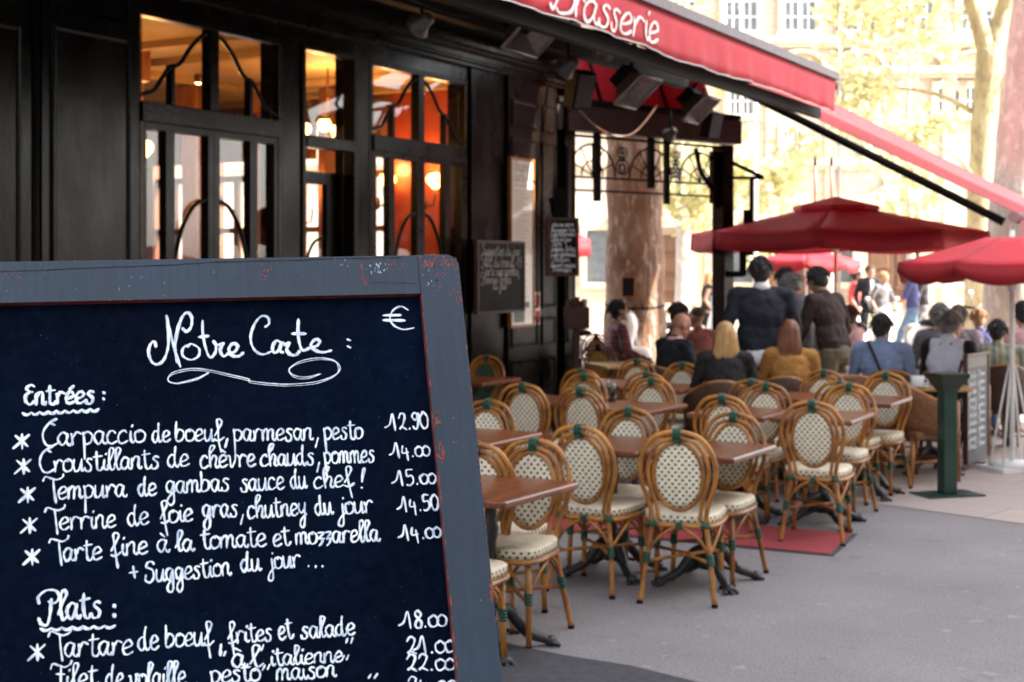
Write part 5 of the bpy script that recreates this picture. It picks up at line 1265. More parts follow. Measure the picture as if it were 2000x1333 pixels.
    if hstyle in ('short', 'long', 'bun'):
        h.ell(hd((0, -.018, .042)), (.084, .098, .092), he); h.ell(hd((0, -.052, -.01)), (.076, .062, .09), he)
        for s in (-1, 1): h.ell(hd((s*.068, -.025, .0)), (.018, .045, .05), he)
    if hstyle == 'rim':
        h.ell(hd((0, -.052, -.01)), (.080, .060, .06), he)
        for s in (-1, 1): h.ell(hd((s*.068, -.03, -.005)), (.018, .05, .038), he)
    if hstyle == 'cap': h.ell(hd((0, -.03, .06)), (.084, .09, .07), he)
    if hstyle == 'bun': h.ell(hd((0, -.12, .05)), (.045, .045, .045), he)
    strands = MB(); r = random.Random(int(px))
    if hstyle in ('short', 'bun'):                       # combed locks over the cap of hair
        for i in range(120):
            a = r.uniform(0, 2*math.pi); th_ = r.uniform(.1, 1.75); q = Vector((.086*math.sin(th_)*math.cos(a), -.02+.101*math.sin(th_)*math.sin(a), .042+.095*math.cos(th_)))
            if q.y > .055 and q.z < .075: continue
            dn = Vector((q.x*.9, (q.y+.02)*.9-.012, -.055*math.sin(th_)-.004)); k0 = hd(q*1.0); k1 = hd(q*1.035+Vector((dn.x*.22, dn.y*.22, dn.z*.5))); k2 = hd(q*1.03+Vector((dn.x*.30, dn.y*.32, dn.z)))
            strands.tube([k0, k1, k2], [.009, .007, .002], 5)
    if hstyle == 'long':
        for i in range(130):
            a = -92+184*r.random(); s_ = math.sin(R(a)); c_ = math.cos(R(a)); L = .27+.13*r.random()-.10*abs(s_)
            o_ = r.uniform(.94, 1.05); P0 = hd((.074*s_*o_, (-.02-.085*c_)*o_, .06)); P1 = hd((.098*s_*o_, (-.045-.078*c_)*o_, -.09)); P2 = P1+Vector((.015*s_+.03*(r.random()-.5), -.012, -.13)); P3 = P1+Vector((.07*(r.random()-.5)-.02*s_, -.015+.02*r.random(), -L))
            strands.tube(catmull([P0, P1, P2, P3], 3), [.0085-.0007*j for j in range(10)], 5)
        for i in range(14):
            a = -80+160*i/25; s_ = math.sin(R(a)); c_ = math.cos(R(a))
            L = .30+.10*r.random()-.10*abs(s_)
            P0 = hd((.070*s_, -.02-.064*c_, .03)); P1 = hd((.088*s_, -.045-.06*c_, -.10)); P2 = P1+Vector((.01*s_+.02*(r.random()-.5), -.012, -.12)); P3 = P1+Vector((.03*(r.random()-.5), -.015, -L*.8))
            h.tube(catmull([P0, P1, P2, P3], 4), [.024-.0012*j for j in range(13)], 6)
    if hstyle != 'bald':
        ho = blob('hair', h, HR[hair], t, .010, 2)
        if strands.f: strands.build('hair_strands', HR[hair], ho)
    # clothes follow the body
    c = MB(); le = LR.to_euler()
    c.ell(up((0, -.012, 1.29)), (.182*k_, .126, .22), le); c.ell(up((0, 0, 1.09)), (.176*k_, .126, .25), le); c.capsule(up((-.055*k_, -.005, hipz-dz+.08)), up((.055*k_, -.005, hipz-dz+.08)), .124, .124)
    c.capsule(up((0, -.015, 1.43)), up((0, -.012, 1.475)), .085, .068)
    for s in (-1, 1):
        e, w = A[s]
        c.capsule(up((s*.06, -.012, 1.44)), sh[s], .066, .066)
        if sleeves == 'none': continue
        c.capsule(sh[s], e, .064, .052)
        if sleeves: c.capsule(e, w-(w-e)*.03, .052, .038)
    ts = blob('top', c, top, t, vox)
    if vest:                                             # an overgarment without sleeves
        v = MB(); v.ell(up((0, -.012, 1.29)), (.186*k_, .136, .205), le); v.ell(up((0, 0, 1.07)), (.166*k_, .132, .205), le); v.capsule(up((-.13, -.012, 1.435)), up((.13, -.012, 1.435)), .074, .074); v.capsule(up((0, -.015, 1.43)), up((0, -.012, 1.48)), .092, .078)
        blob('vest', v, vest, t, vox)
    m = MB()
    if skirt:
        prof = [(.135, hipz+.10), (.175, hipz-.05), (.20, hipz-.22), (.235, skirt_z), (.22, skirt_z)]; m.lathe(prof, 20); m.build('skirt', bottom, t)
    else:
        m.ell((0, 0, hipz-.0), (.172*k_, .126, .13))
        for s in (-1, 1): m.capsule(hip[s], K[s], .094, .070); m.capsule(K[s], AN[s]+Vector((0, 0, .0)), .068, .056)
        blob('trousers', m, bottom, t, vox)
    for s in (-1, 1):
        m = MB(); a = AN[s]; m.ell(a+Vector((0, .05, -.055)), (.046, .13, .036)); m.ell(a+Vector((0, -.03, -.03)), (.044, .055, .045)); m.build('shoe', G['shoe'], t)
    if extra: extra(t, up, hd, A, sh)
    return t
def strap(m):
    def f(t, up, hd, A, sh):
        b = MB(); b.tube(catmull([up((-.10, .08, 1.50)), up((-.12, -.06, 1.49)), up((-.06, -.145, 1.36)), up((.04, -.145, 1.12)), up((.12, -.10, 1.0))], 6), .014, 6, flat=.5); b.build('shoulder_strap', m, t)
    return f
def undershirt(m):
    def f(t, up, hd, A, sh):
        b = MB(); b.lathe([(.172, .84), (.176, .88), (.18, .97), (.15, .98)], 20); b.v = [(x, y*.82, z) for x, y, z in b.v]; b.build('shirt_hem', m, t)
        b = MB(); b.ell(up((0, -.01, 1.50)), (.075, .075, .05)); b.build('collar', m, t)
    return f
def bag(m):
    def f(t, up, hd, A, sh):
        w = A[1][1]; b = MB(); b.ell(w+Vector((.02, 0, -.22)), (.06, .14, .13)); b.tube([w+Vector((0, -.08, -.14)), w+Vector((0, 0, -.02)), w+Vector((0, .08, -.14))], .01, 6); b.build('bag', m, t)
    return f
N_ = fabric('navy_cloth', (.0045, .006, .014), (.008, .010, .021)); BK = fabric('black_cloth', (.006, .006, .007), (.012, .011, .012)); GT = fabric('grey_green_trousers', (.05, .055, .055), (.07, .075, .07))
MU = fabric('mustard_cloth', (.40, .19, .045), (.32, .14, .03)); BRN = fabric('dark_brown_leather', (.022, .009, .008), (.035, .015, .012), .85); KH = fabric('khaki_cloth', (.17, .13, .09), (.12, .09, .06)); GR = fabric('grey_cloth', (.16, .15, .16), (.10, .10, .11))
BG_ = fabric('blue_grey_cloth', (.19, .25, .38), (.14, .19, .30)); PV = fabric('pale_blue_vest', (.66, .70, .78), (.58, .62, .70)); DN = fabric('denim', (.10, .19, .30), (.07, .13, .22)); WH = fabric('white_cloth', (.75, .74, .72), (.66, .65, .63)); PK = fabric('pink_cloth', (.62, .38, .38), (.52, .30, .30)); RB_ = fabric('red_brown_cloth', (.26, .075, .05), (.19, .05, .035)); LI = fabric('lilac_cloth', (.42, .35, .42), (.34, .28, .34)); DB = fabric('dark_blue_cloth', (.05, .055, .16), (.035, .04, .12)); RDc = fabric('red_cloth', (.55, .06, .06), (.42, .04, .04)); CR = fabric('cream_cloth', (.70, .62, .46), (.6, .52, .36)); LG = fabric('lime_bag', (.45, .52, .12), (.35, .42, .08))
def plaid(name, a, bcol, c3, s=26, vertical=False):
    b = NB(name); co = b.coords((1, 1, 1)); sp = b.n('ShaderNodeSeparateXYZ'); b.l(co, sp.inputs[0])
    f = lambda o, k, th: b.math('GREATER_THAN', b.math('SINE', b.math('MULTIPLY', o, k)), th)
    x = b.mix(f(sp.outputs[0], s*3.2, .35), a, bcol); x = b.mix(b.math('MULTIPLY', f(sp.outputs[0], s*3.2*.5, .8), .8), x, c3)
    if not vertical: x = b.mix(b.math('MULTIPLY', f(sp.outputs[2], s*3.2, .35), .6), x, bcol); x = b.mix(b.math('MULTIPLY', f(sp.outputs[2], s*6.4, .9), .7), x, c3)
    b.base(x); b.p.inputs['Roughness'].default_value = .85; return b.m
PL = plaid('red_plaid', (.22, .03, .04), (.04, .02, .04), (.45, .35, .35)); ST = plaid('striped_shirt', (.30, .34, .27), (.17, .20, .17), (.40, .33, .14), 30, True)
person('man standing with his back turned in a dark blue jacket over a white shirt hem', 1487, 12.6, -8, 'stand', N_, GT, 'black', 'short', 'b', 1.055, 0, 'down', 10, 0, extra=undershirt(WH), bulk=1.22)
person('man in a dark brown leather jacket leaning towards a table, back half turned', 1632, 13.5, -42, 'stand', BRN, KH, 'black', 'short', 'c', 1.02, 15, 'reach', 0, 12, bulk=1.12)
person('stooping grey-haired man between the brown jacket and the dark blue jacket', 1592, 14.4, -75, 'stand', GR, KH, 'grey', 'short', 'b', .99, 18, 'down', 0, 15)
person('dark-haired person in a pink shirt half hidden behind the dark blue jacket', 1525, 15.0, 60, 'stand', PK, DN, 'black', 'short', 'b', 1.0, 4, 'down', 0, 5)
person('woman with long straight blonde hair in a black jacket, seen from behind', 1418, 11.85, 4, 'sit', BK, BK, 'blonde', 'long', 'a', .965, 6, 'table', -8, 4)
person('woman with long auburn hair in a mustard jacket, seen from behind', 1545, 12.3, 6, 'sit', MU, DN, 'auburn', 'long', 'a', .965, 4, 'table', 14, 6)
person('bald man in a navy jacket with a pink collar, seated facing right', 1304, 13.3, 62, 'sit', N_, N_, 'grey', 'bald', 'b', 1.0, 10, 'table', 8, 12, bulk=1.1, extra=lambda t, up, hd, A, sh: (lambda b: (b.ell(up((0, -.01, 1.495)), (.078, .082, .03)), b.build('collar', PK, t)))(MB()))
person('black-haired person partly hidden behind the bald man', 1322, 15.2, 100, 'sit', BK, BK, 'black', 'short', 'b', 1.02, 0, 'table', 0, 0)
person('man in a red plaid shirt seated in profile against the plane trunk', 1216, 16.7, 80, 'sit', PL, DN, 'black', 'short', 'c', 1.02, -6, 'lap', 0, 0, bulk=1.08)
person('man in a red-brown shirt seated with raised arms beside the corner post', 1362, 15.7, -20, 'sit', RB_, KH, 'brown', 'cap', 'b', .98, 0, 'table', -30, 0)
person('man in a blue-grey shirt with a dark shoulder strap, seen from behind', 1722, 12.8, 18, 'sit', BG_, DN, 'black', 'short', 'c', .99, 8, 'table', 25, 4, extra=strap(BK), bulk=1.12)
person('grey-haired man in a pale blue vest over black sleeves, facing right', 1848, 13.0, 42, 'sit', BK, GR, 'grey', 'short', 'b', 1.0, 8, 'table', 26, 6, vest=PV, bulk=1.1)
person('dark-haired man in a green and purple striped shirt behind the white parasol pole', 1950, 13.6, 14, 'sit', ST, KH, 'black', 'short', 'c', .93, 6, 'table', 14, 4, bulk=1.2)
person('person in a lilac top seated beyond the man in the pale vest', 1872, 15.2, -150, 'sit', LI, DN, 'grey', 'short', 'a', 1.0, 0, 'table', 0, 0)
person('sandy-haired person in a dark blue sleeveless top, seen from behind', 1912, 16.4, 0, 'sit', DB, DN, 'sand', 'short', 'a', .95, 0, 'lap', 0, 0, sleeves=False)
person('dark-haired person in a pink shirt at the right edge of the photo', 2000, 14.6, -10, 'sit', PK, DN, 'black', 'short', 'b', 1.04, 0, 'table', 0, 0)
person('child in a pink top seated behind the man in the brown jacket', 1668, 16.2, -50, 'sit', PK, DN, 'brown', 'short', 'a', .98, 4, 'table', 0, 0)
person('man in a grey top seated behind the man in the pale vest', 1838, 14.2, 10, 'sit', GR, DN, 'grey', 'short', 'b', 1.03, 0, 'table', 20, 0)
# passers-by
person('blonde woman in a short black dress walking past beyond the plane trunk', 1380, 45*.64, 85, 'walk', BK, BK, 'blonde', 'long', 'a', .96, 4, 'walk', skirt=True, sleeves='none', skirt_z=.62, vox=.012)
person('man in a dark suit and white shirt walking towards the terrace', 1697, 29.0, 165, 'walk', N_, N_, 'brown', 'short', 'a', 1.04, 3, 'walk', vest=None, vox=.012, extra=lambda t, up, hd, A, sh: (lambda b: (b.ell(up((0, .075, 1.25)), (.06, .055, .22)), b.build('shirt_front', WH, t)))(MB()))
person('woman in a white skirt carrying a lime green bag', 1722, 28.5, 140, 'walk', GR, CR, 'sand', 'short', 'a', .96, 2, 'walk', skirt=True, sleeves=False, vox=.012, extra=bag(LG))
person('man in blue jeans and a dark top striding past the wooden door', 1782, 27.5, -70, 'walk', DB, DN, 'brown', 'short', 'a', 1.03, 5, 'walk', sleeves=False, vox=.012)
person('woman in a red top walking past beside the man in the suit', 1668, 29.5, 100, 'walk', RDc, WH, 'black', 'short', 'a', .97, 3, 'walk', skirt=True, sleeves=False, vox=.012)
person('man in a dark coat walking behind the man in jeans', 1803, 30.0, -80, 'walk', BK, GR, 'grey', 'short', 'b', 1.02, 4, 'walk', vox=.012)
# ------------------------------------------------------------------ parked scooters
G['rubbertyre'] = mat('tyre_rubber', (.02, .02, .02), (.03, .03, .03), 30, .8); G['scooterwhite'] = mat('white_scooter_paint', (.80, .80, .80), (.74, .74, .74), 10, .25, coat=.6)
def scooter(px, d, yaw, label, paint, sc=1.0):
    p = PX(px, 525, d); t = thing('motor_scooter', label, 'scooter', (p.x, p.y, .004), TH-R(yaw), 'parked scooters'); t.scale = (sc, sc, sc)
    for y in (-.62, .62):
        m = MB(); pr = [(.235+.055*math.cos(a), .055*math.sin(a)) for a in (2*math.pi*k/10 for k in range(10))]; K = 24; rows = [[m.vert((o_, y+r_*math.cos(2*math.pi*k/K), .29+r_*math.sin(2*math.pi*k/K))) for r_, o_ in pr] for k in range(K)]
        for k in range(K):
            for j in range(10): m.face((rows[k][j], rows[k][(j+1) % 10], rows[(k+1) % K][(j+1) % 10], rows[(k+1) % K][j]), sm=True)
        w = m.build('wheel', G['rubbertyre'], t)
        m = MB(); m.tube([(-.05, y, .29), (.05, y, .29)], .17, 14); m.build('rim', G['grey'], w)
    m = MB(); m.ell((0, -.48, .62), (.19, .44, .20)); m.capsule((0, -.2, .32), (0, .35, .30), .13, .12); m.capsule((0, .36, .32), (0, .50, .92), .14, .16); m.ell((0, .64, .52), (.10, .22, .12)); m.ell((0, .50, 1.02), (.15, .13, .12)); blob('bodywork', m, paint, t, .02, 4)
    m = MB(); m.ell((0, -.36, .82), (.15, .36, .07)); m.build('seat', G['black'], t)
    m = MB(); m.tube([(-.33, .38, 1.08), (-.16, .46, 1.05), (0, .48, 1.02), (.16, .46, 1.05), (.33, .38, 1.08)], .017, 8); m.build('handlebar', G['black'], t)
    for s in (-1, 1): m = MB(); m.tube([(s*.2, .44, 1.05), (s*.26, .46, 1.22)], .007, 6); m.ell((s*.27, .46, 1.26), (.06, .012, .04)); m.build('mirror', G['grey'], t)
    m = MB(); m.ell((0, .62, .98), (.075, .03, .06)); m.build('headlight', G['lens'], t)
    m = MB(); m.tube([(0, .60, .95), (0, .62, .29)], .035, 8); m.build('fork', G['grey'], t)
    m = MB(); m.box(-.17, .17, .615, .622, 1.05, 1.42); m.build('windscreen', G['clear'], t)
scooter(1690, 23.0, 160, 'white scooter parked behind the brown-jacketed man', G['scooterwhite'])
scooter(1872, 21.5, 150, 'white scooter with a tall shield parked beyond the seated people at the right', G['scooterwhite'], 1.1)
scooter(1895, 20.6, 120, 'white scooter parked nearest the seated people at the right', G['scooterwhite'])
scooter(1158, 20.5, 95, 'white scooter parked at the end of the café wall left of the plane trunk', G['scooterwhite'])
scooter(1345, 23.0, 80, 'white scooter parked between the plane trunk and the corner post', G['scooterwhite'])
# ------------------------------------------------------------------ plane trees
def bark(name, a, b_, c_):
    b = NB(name); co = b.coords((1, 1, .45)); n1 = b.noise(co, 3.2, 5, .6, .40, .60); n2 = b.noise(co, 9, 4, .65, .52, .60); n3 = b.noise(b.coords((1, 1, .12)), 22, 3)
    c = b.mix(n1, a, b_); c = b.mix(n2, c, c_); c = b.mix(b.math('MULTIPLY', n3, .3), c, tuple(x*.5 for x in a)); b.base(c); b.p.inputs['Roughness'].default_value = .85; b.bump(b.math('ADD', n2, n3), .5, .02); return b.m
G['bark'] = bark('mottled_plane_bark', (.155, .08, .042), (.23, .135, .085), (.33, .26, .215)); G['palebark'] = bark('pale_plane_bark', (.52, .49, .44), (.42, .39, .34), (.62, .60, .56)); G['yellowbark'] = bark('yellowish_bark', (.42, .34, .18), (.50, .44, .27), (.33, .27, .16))
def leaf_mat(name, a, b_):
    b = NB(name); b.base(b.mix(b.noise(b.coords(), 1.6, 3, .6), a, b_)); b.p.inputs['Roughness'].default_value = .6
    tl = b.n('ShaderNodeBsdfTranslucent'); tl.inputs[0].default_value = (a[0]*1.3, a[1]*1.3, a[2], 1); mx = b.n('ShaderNodeMixShader'); mx.inputs[0].default_value = .45
    b.l(b.p.outputs[0], mx.inputs[1]); b.l(tl.outputs[0], mx.inputs[2]); b.l(mx.outputs[0], b.out.inputs[0]); return b.m
G['leafyellow'] = leaf_mat('yellow_green_leaves', (.48, .45, .26), (.40, .39, .24)); G['leafgreen'] = leaf_mat('green_leaves', (.13, .17, .03), (.20, .20, .035))
def tree(label, base, trunk, limbs, clumps, bk, lf, seed, leaf=.11, per=150):
    r = random.Random(seed); t = thing('plane_tree', label, 'tree', (base.x, base.y, 0))
    m = MB(); P = catmull([p-Vector((base.x, base.y, 0)) for p, _ in trunk], 6); rs = [q for _, q in trunk]; K = len(P)
    rad = [rs[0]+0 for _ in P]
    for i in range(K):
        f = i/(K-1)*(len(rs)-1); j = min(int(f), len(rs)-2); rad[i] = (rs[j]+(rs[j+1]-rs[j])*(f-j))*(1+.04*math.sin(i*1.7+seed))
    m.tube(P, rad, 18)
    for L in limbs:
        Q = catmull([p-Vector((base.x, base.y, 0)) for p, _ in L], 5); a, b = L[0][1], L[-1][1]; m.tube(Q, [a+(b-a)*i/(len(Q)-1) for i in range(len(Q))], 10)
    m.build('trunk', bk, t)
    m = MB()
    for c, R_, n in clumps:
        c = c-Vector((base.x, base.y, 0)); subs = [c+Vector((r.gauss(0, .5), r.gauss(0, .5), r.gauss(0, .42)))*R_ for _ in range(n)]
        for sc in subs:
            rr = R_*r.uniform(.12, .30)
            for _ in range(int(per*r.uniform(.4, 1.3))):
                v = sc+Vector((r.gauss(0, 1), r.gauss(0, 1), r.gauss(0, .8)))*rr; s = leaf*r.uniform(.6, 1.4)
                u = Vector((r.gauss(0, 1), r.gauss(0, 1), r.gauss(0, 1))).normalized(); w = u.orthogonal().normalized()
                i = len(m.v); m.v += [tuple(v-u*s), tuple(v+w*s*.6), tuple(v+u*s), tuple(v-w*s*.6)]; m.face((i, i+1, i+2, i+3))
    if clumps: m.build('crown', lf, t)
    return t
b0 = PX(1240, 525, 21.0); b0.z = 0
up_ = lambda b, l, d, z: Vector((b.x, b.y, 0))+LD(l, d, z)
T1 = tree('thick plane tree with mottled brown bark and a rope round it, behind the iron frieze', b0, [(up_(b0, .03, 0, -.05), .56), (up_(b0, .0, 0, .8), .46), (up_(b0, 0, 0, 2.4), .415), (up_(b0, -.03, 0, 4.2), .40), (up_(b0, -.05, .1, 6.5), .36)],
     [[(up_(b0, -.05, .1, 6.0), .28), (up_(b0, 1.2, .5, 8.5), .18), (up_(b0, 2.6, .8, 10.5), .08)], [(up_(b0, -.05, .1, 6.2), .26), (up_(b0, -1.2, .4, 8.8), .16), (up_(b0, -2.4, -.3, 10.5), .07)], [(up_(b0, -.05, .1, 6.3), .24), (up_(b0, .1, 1.2, 9), .15), (up_(b0, .4, 2.2, 11.5), .06)]],
     [(up_(b0, 0, .3, 10.5), 3.0, 40), (up_(b0, 2.2, .8, 9.6), 1.8, 14), (up_(b0, -2.2, 0, 9.8), 1.8, 14)], G['bark'], G['leafgreen'], 3, .14, 90)
m = MB(); ring_ = [(.435*math.cos(a), .435*math.sin(a), 1.22+.05*math.sin(a)) for a in (2*math.pi*k/30 for k in range(30))]; m.tube(ring_, .018, 6, closed=True); m.tube([(.06, -.44, 1.25), (.10, -.47, 1.15)], .012, 6)
ro = m.build('rope', G['black'], None); ro.location = b0; tag(ro, 'dark rope tied round the mottled plane trunk', 'rope'); ro.rotation_euler = (0, 0, TH)
p = PX(1227, 582, 20.53); sign_board('trunk_chalkboard', 'tiny wooden-framed chalkboard tied to the mottled plane trunk', 'chalkboard', Matrix.Translation(p) @ Matrix.Rotation(TH, 4, 'Z'), .21, .31, G['slateblack'], G['orangewood'], .02, .02)
b1 = PX(1922, 525, 27.0); b1.z = 0
tree('slim forked plane tree with yellowish bark at the right', b1, [(up_(b1, -.05, 0, -.05), .34), (up_(b1, -.1, 0, 2), .25), (up_(b1, -.02, 0, 4.2), .235), (up_(b1, .12, 0, 5.9), .25)],
     [[(up_(b1, .12, 0, 5.7), .21), (up_(b1, -.12, .1, 6.6), .18), (up_(b1, -.55, .3, 8.2), .14), (up_(b1, -1.2, .4, 10.5), .07)], [(up_(b1, .12, 0, 5.7), .22), (up_(b1, .45, .1, 6.8), .2), (up_(b1, .9, .2, 8.6), .13), (up_(b1, 1.6, .2, 11), .06)],
      [(up_(b1, -.05, 0, 3.2), .05), (up_(b1, -.6, -.4, 3.8), .03), (up_(b1, -1.5, -.6, 4.3), .012)], [(up_(b1, -.02, 0, 4.6), .06), (up_(b1, -.9, .2, 5.1), .035), (up_(b1, -2.2, .5, 5.3), .015)]],
     [(up_(b1, -2.1, 0, 5.3), 1.3, 7), (up_(b1, -1.4, .3, 6.9), 1.5, 7), (up_(b1, -1.5, -.3, 3.9), 1.0, 6), (up_(b1, 1.6, .6, 8.6), 2.0, 14), (up_(b1, -.6, .5, 9.6), 2.2, 18), (up_(b1, 1.0, 0, 6.0), .8, 7)], G['yellowbark'], G['leafyellow'], 5, .095, 85)
b2 = PX(1988, 525, 20.0); b2.z = 0
tree('thick pale plane trunk leaning at the right edge of the photo', b2, [(up_(b2, -.12, 0, -.05), .52), (up_(b2, -.05, 0, 1.2), .43), (up_(b2, .02, 0, 3), .37), (up_(b2, .22, 0, 5), .34), (up_(b2, .42, 0, 7.5), .31)],
     [[(up_(b2, .4, 0, 7.2), .22), (up_(b2, -.6, .3, 9.5), .13), (up_(b2, -1.6, .5, 11.5), .05)], [(up_(b2, .4, 0, 7.3), .22), (up_(b2, 1.5, .3, 9.5), .13), (up_(b2, 2.5, .5, 12), .05)]], [(up_(b2, .5, .5, 10.8), 2.6, 26)], G['palebark'], G['leafyellow'], 9, .11, 80)
b3 = PX(1775, 525, 36.0); b3.z = 0
tree('slender young tree with thin yellow foliage in front of the stone building', b3, [(up_(b3, 0, 0, -.05), .13), (up_(b3, .05, 0, 2.4), .10), (up_(b3, -.05, 0, 5), .07), (up_(b3, .1, 0, 8), .04)], [[(up_(b3, 0, 0, 3.2), .05), (up_(b3, .6, 0, 4.4), .02)], [(up_(b3, 0, 0, 3.8), .05), (up_(b3, -.7, .2, 5.2), .02)]],
     [(up_(b3, .5, 0, 4.1), 1.5, 6), (up_(b3, -.4, .2, 6.3), 1.8, 4), (up_(b3, .9, 0, 7.8), 1.9, 6)], G['palebark'], G['leafyellow'], 13, .11, 60)
b4 = PX(1330, 525, 33.0); b4.z = 0
tree('yellow-leaved tree seen through the iron frieze beside the corner post', b4, [(up_(b4, 0, 0, -.05), .2), (up_(b4, .05, 0, 2.4), .16), (up_(b4, -.05, 0, 5), .12), (up_(b4, .1, 0, 8), .05)], [[(up_(b4, 0, 0, 3.2), .07), (up_(b4, 1.0, 0, 4.4), .02)], [(up_(b4, 0, 0, 2.8), .07), (up_(b4, -.9, .2, 4.2), .02)]],
     [(up_(b4, .3, 0, 3.9), 1.2, 15), (up_(b4, 1.6, .2, 4.0), 1.1, 12), (up_(b4, -.4, .2, 6.3), 1.7, 14)], G['palebark'], G['leafyellow'], 17, .11, 80)
# ------------------------------------------------------------------ street poles
def pole(name, label, px, d, h, r, m_, cat='pole'):
    p = PX(px, 525, d); t = thing(name, label, cat, (p.x, p.y, .004), TH); m = MB(); m.lathe([(r*2.2, 0), (r*2.2, .12), (r*1.3, .2), (r, .3), (r*.85, h), (.01, h+.02)], 14); m.build('shaft', m_, t); return t
pole('lamp_post', 'pale thin lamp post rising behind the black sign bracket', 1475, 24, 5.4, .045, G['white'], 'lamp post')
G['faded'] = mat('faded_red_paint', (.46, .17, .16), (.4, .15, .14), 10, .6)
t = pole('flag_pole', 'striped pole with a black top and red and white bands, left of its twin', 1592, 25, 3.6, .024, G['white'], 'flag pole'); 
for t, nm in ((t, 0), (pole('flag_pole', 'striped pole with a black top and red and white bands, right of its twin', 1624, 25, 3.6, .024, G['white'], 'flag pole'), 1)):
    m = MB(); m.lathe([(.026, 3.55), (.028, 3.66), (.018, 3.70), (.01, 3.72)], 12); m.build('finial', G['black'], t)
    m = MB(); m.lathe([(.0245, 2.9), (.026, 3.54)], 12); m.build('red_band', G['faded'], t)
p = PX(1783, 525, 25.5); t = thing('stone_bollard', 'grey stone bollard between the legs of the man in jeans', 'bollard', (p.x, p.y, .004)); m = MB(); m.lathe([(.19, 0), (.19, .06), (.17, .08), (.165, .62), (.18, .66), (.16, .72), (.05, .76)], 18); m.build('post', mat('grey_stone', (.26, .25, .24), (.2, .19, .18), 10, .85, .2, 50), t)
p = PX(1852, 525, 22); t = thing('white_post', 'white square post behind the seated people at the right', 'post', (p.x, p.y, .004), TH); m = MB(); m.box(-.09, .09, -.09, .09, .1, 2.2); m.build('shaft', G['white'], t, bevel=.01); m = MB(); m.box(-.13, .13, -.13, .13, 0, .099); m.build('base', G['white'], t)
# ------------------------------------------------------------------ the stone building across the square
DB_ = 46.0
def stone(name, a, b_):
    b = NB(name); t = b.n('ShaderNodeTexCoord'); mp = b.n('ShaderNodeMapping'); mp.inputs[2].default_value = (R(90), 0, 0); b.l(t.outputs['Object'], mp.inputs[0])
    br = b.n('ShaderNodeTexBrick'); b.l(mp.outputs[0], br.inputs['Vector']); br.inputs['Scale'].default_value = 1; br.inputs['Brick Width'].default_value = .9; br.inputs['Row Height'].default_value = .42; br.inputs['Mortar Size'].default_value = .012
    br.inputs['Color1'].default_value = (*a, 1); br.inputs['Color2'].default_value = (*b_, 1); br.inputs['Mortar'].default_value = (a[0]*.6, a[1]*.55, a[2]*.5, 1)
    co = b.coords(); n = b.noise(co, .35, 5, .6, .3, .7); c = b.mix(b.math('MULTIPLY', n, .5), br.outputs[0], (a[0]*.72, a[1]*.62, a[2]*.52)); b.base(c); b.p.inputs['Roughness'].default_value = .9; return b.m
G['stone'] = stone('honey_limestone', (.64, .57, .47), (.58, .50, .40)); G['trim'] = mat('carved_limestone', (.60, .51, .38), (.50, .41, .29), 2, .9, .2, 20); G['darkglass'] = mat('dark_window_glass', (.10, .12, .14), (.16, .18, .19), 3, .12); G['doorwood'] = wood_mat('old_brown_door', (.16, .075, .035), (.10, .045, .02), .5, .1, (4, 4, .6))
bl = thing('stone_building', 'long pale honey-coloured stone building with arched mouldings and white windows across the square', 'building', LD(0, DB_, 0), TH)
lx = lambda px: (px-1000)/F*DB_
lz = lambda py: EYE+(525-py)*DB_/F
def bp(name, mb, m, parent=None): return mb.build(name, m, parent or bl)
m = MB(); m.box(-14, 26, .45, 12, 0, 17); bp('wall', m, G['stone'])
m = MB(); m.box(-14, 26, .16, .449, 0, .62); bp('plinth', m, G['trim'])
for z0, z1, o_ in ((lz(82), lz(68), .16), (lz(142), lz(128), .24), (lz(322), lz(308), .14), (14.4, 14.9, .4)):
    m = MB(); m.box(-14, 26, .45-o_-.1, .449, z0, z1); m.box(-14, 26, .45-o_*.5-.1, .4485, z0-.14, z0-.002); bp('string_course', m, G['trim'])
def bwin(cx, w, z0, z1, nx=4, nz=4, surround=True):
    f = MB(); t_ = .07
    f.box(cx-w/2, cx-w/2+t_, .36, .448, z0, z1); f.box(cx+w/2-t_, cx+w/2, .36, .448, z0, z1); f.box(cx-w/2+t_, cx+w/2-t_, .36, .448, z1-t_, z1); f.box(cx-w/2+t_, cx+w/2-t_, .36, .448, z0, z0+t_); f.box(cx-.06, cx+.06, .355, .447, z0+t_, z1-t_)
    for s in (-1, 1):
        a, b = (cx-w/2+t_, cx-.06) if s < 0 else (cx+.06, cx+w/2-t_)
        xm = (a+b)/2; f.box(xm-.022, xm+.022, .37, .446, z0+t_, z1-t_)
        for k in range(1, nz): z = z0+(z1-z0)*k/nz; f.box(a, xm-.023, .371, .445, z-.022, z+.022); f.box(xm+.023, b, .371, .445, z-.022, z+.022)
    o = bp('window', f, G['white']); g_ = MB(); g_.box(cx-w/2+.03, cx+w/2-.03, .41, .43, z0+.03, z1-.03); g_.build('pane', G['darkglass'], o)
    if surround:
        s_ = MB(); q = .16; s_.box(cx-w/2-q, cx-w/2-.002, .30, .449, z0, z1+q); s_.box(cx+w/2+.002, cx+w/2+q, .30, .449, z0, z1+q); s_.box(cx-w/2-.001, cx+w/2+.001, .30, .449, z1+.002, z1+q); s_.box(cx-w/2-q-.06, cx+w/2+q+.06, .22, .449, z0-.14, z0-.002); s_.build('surround', G['trim'], o)
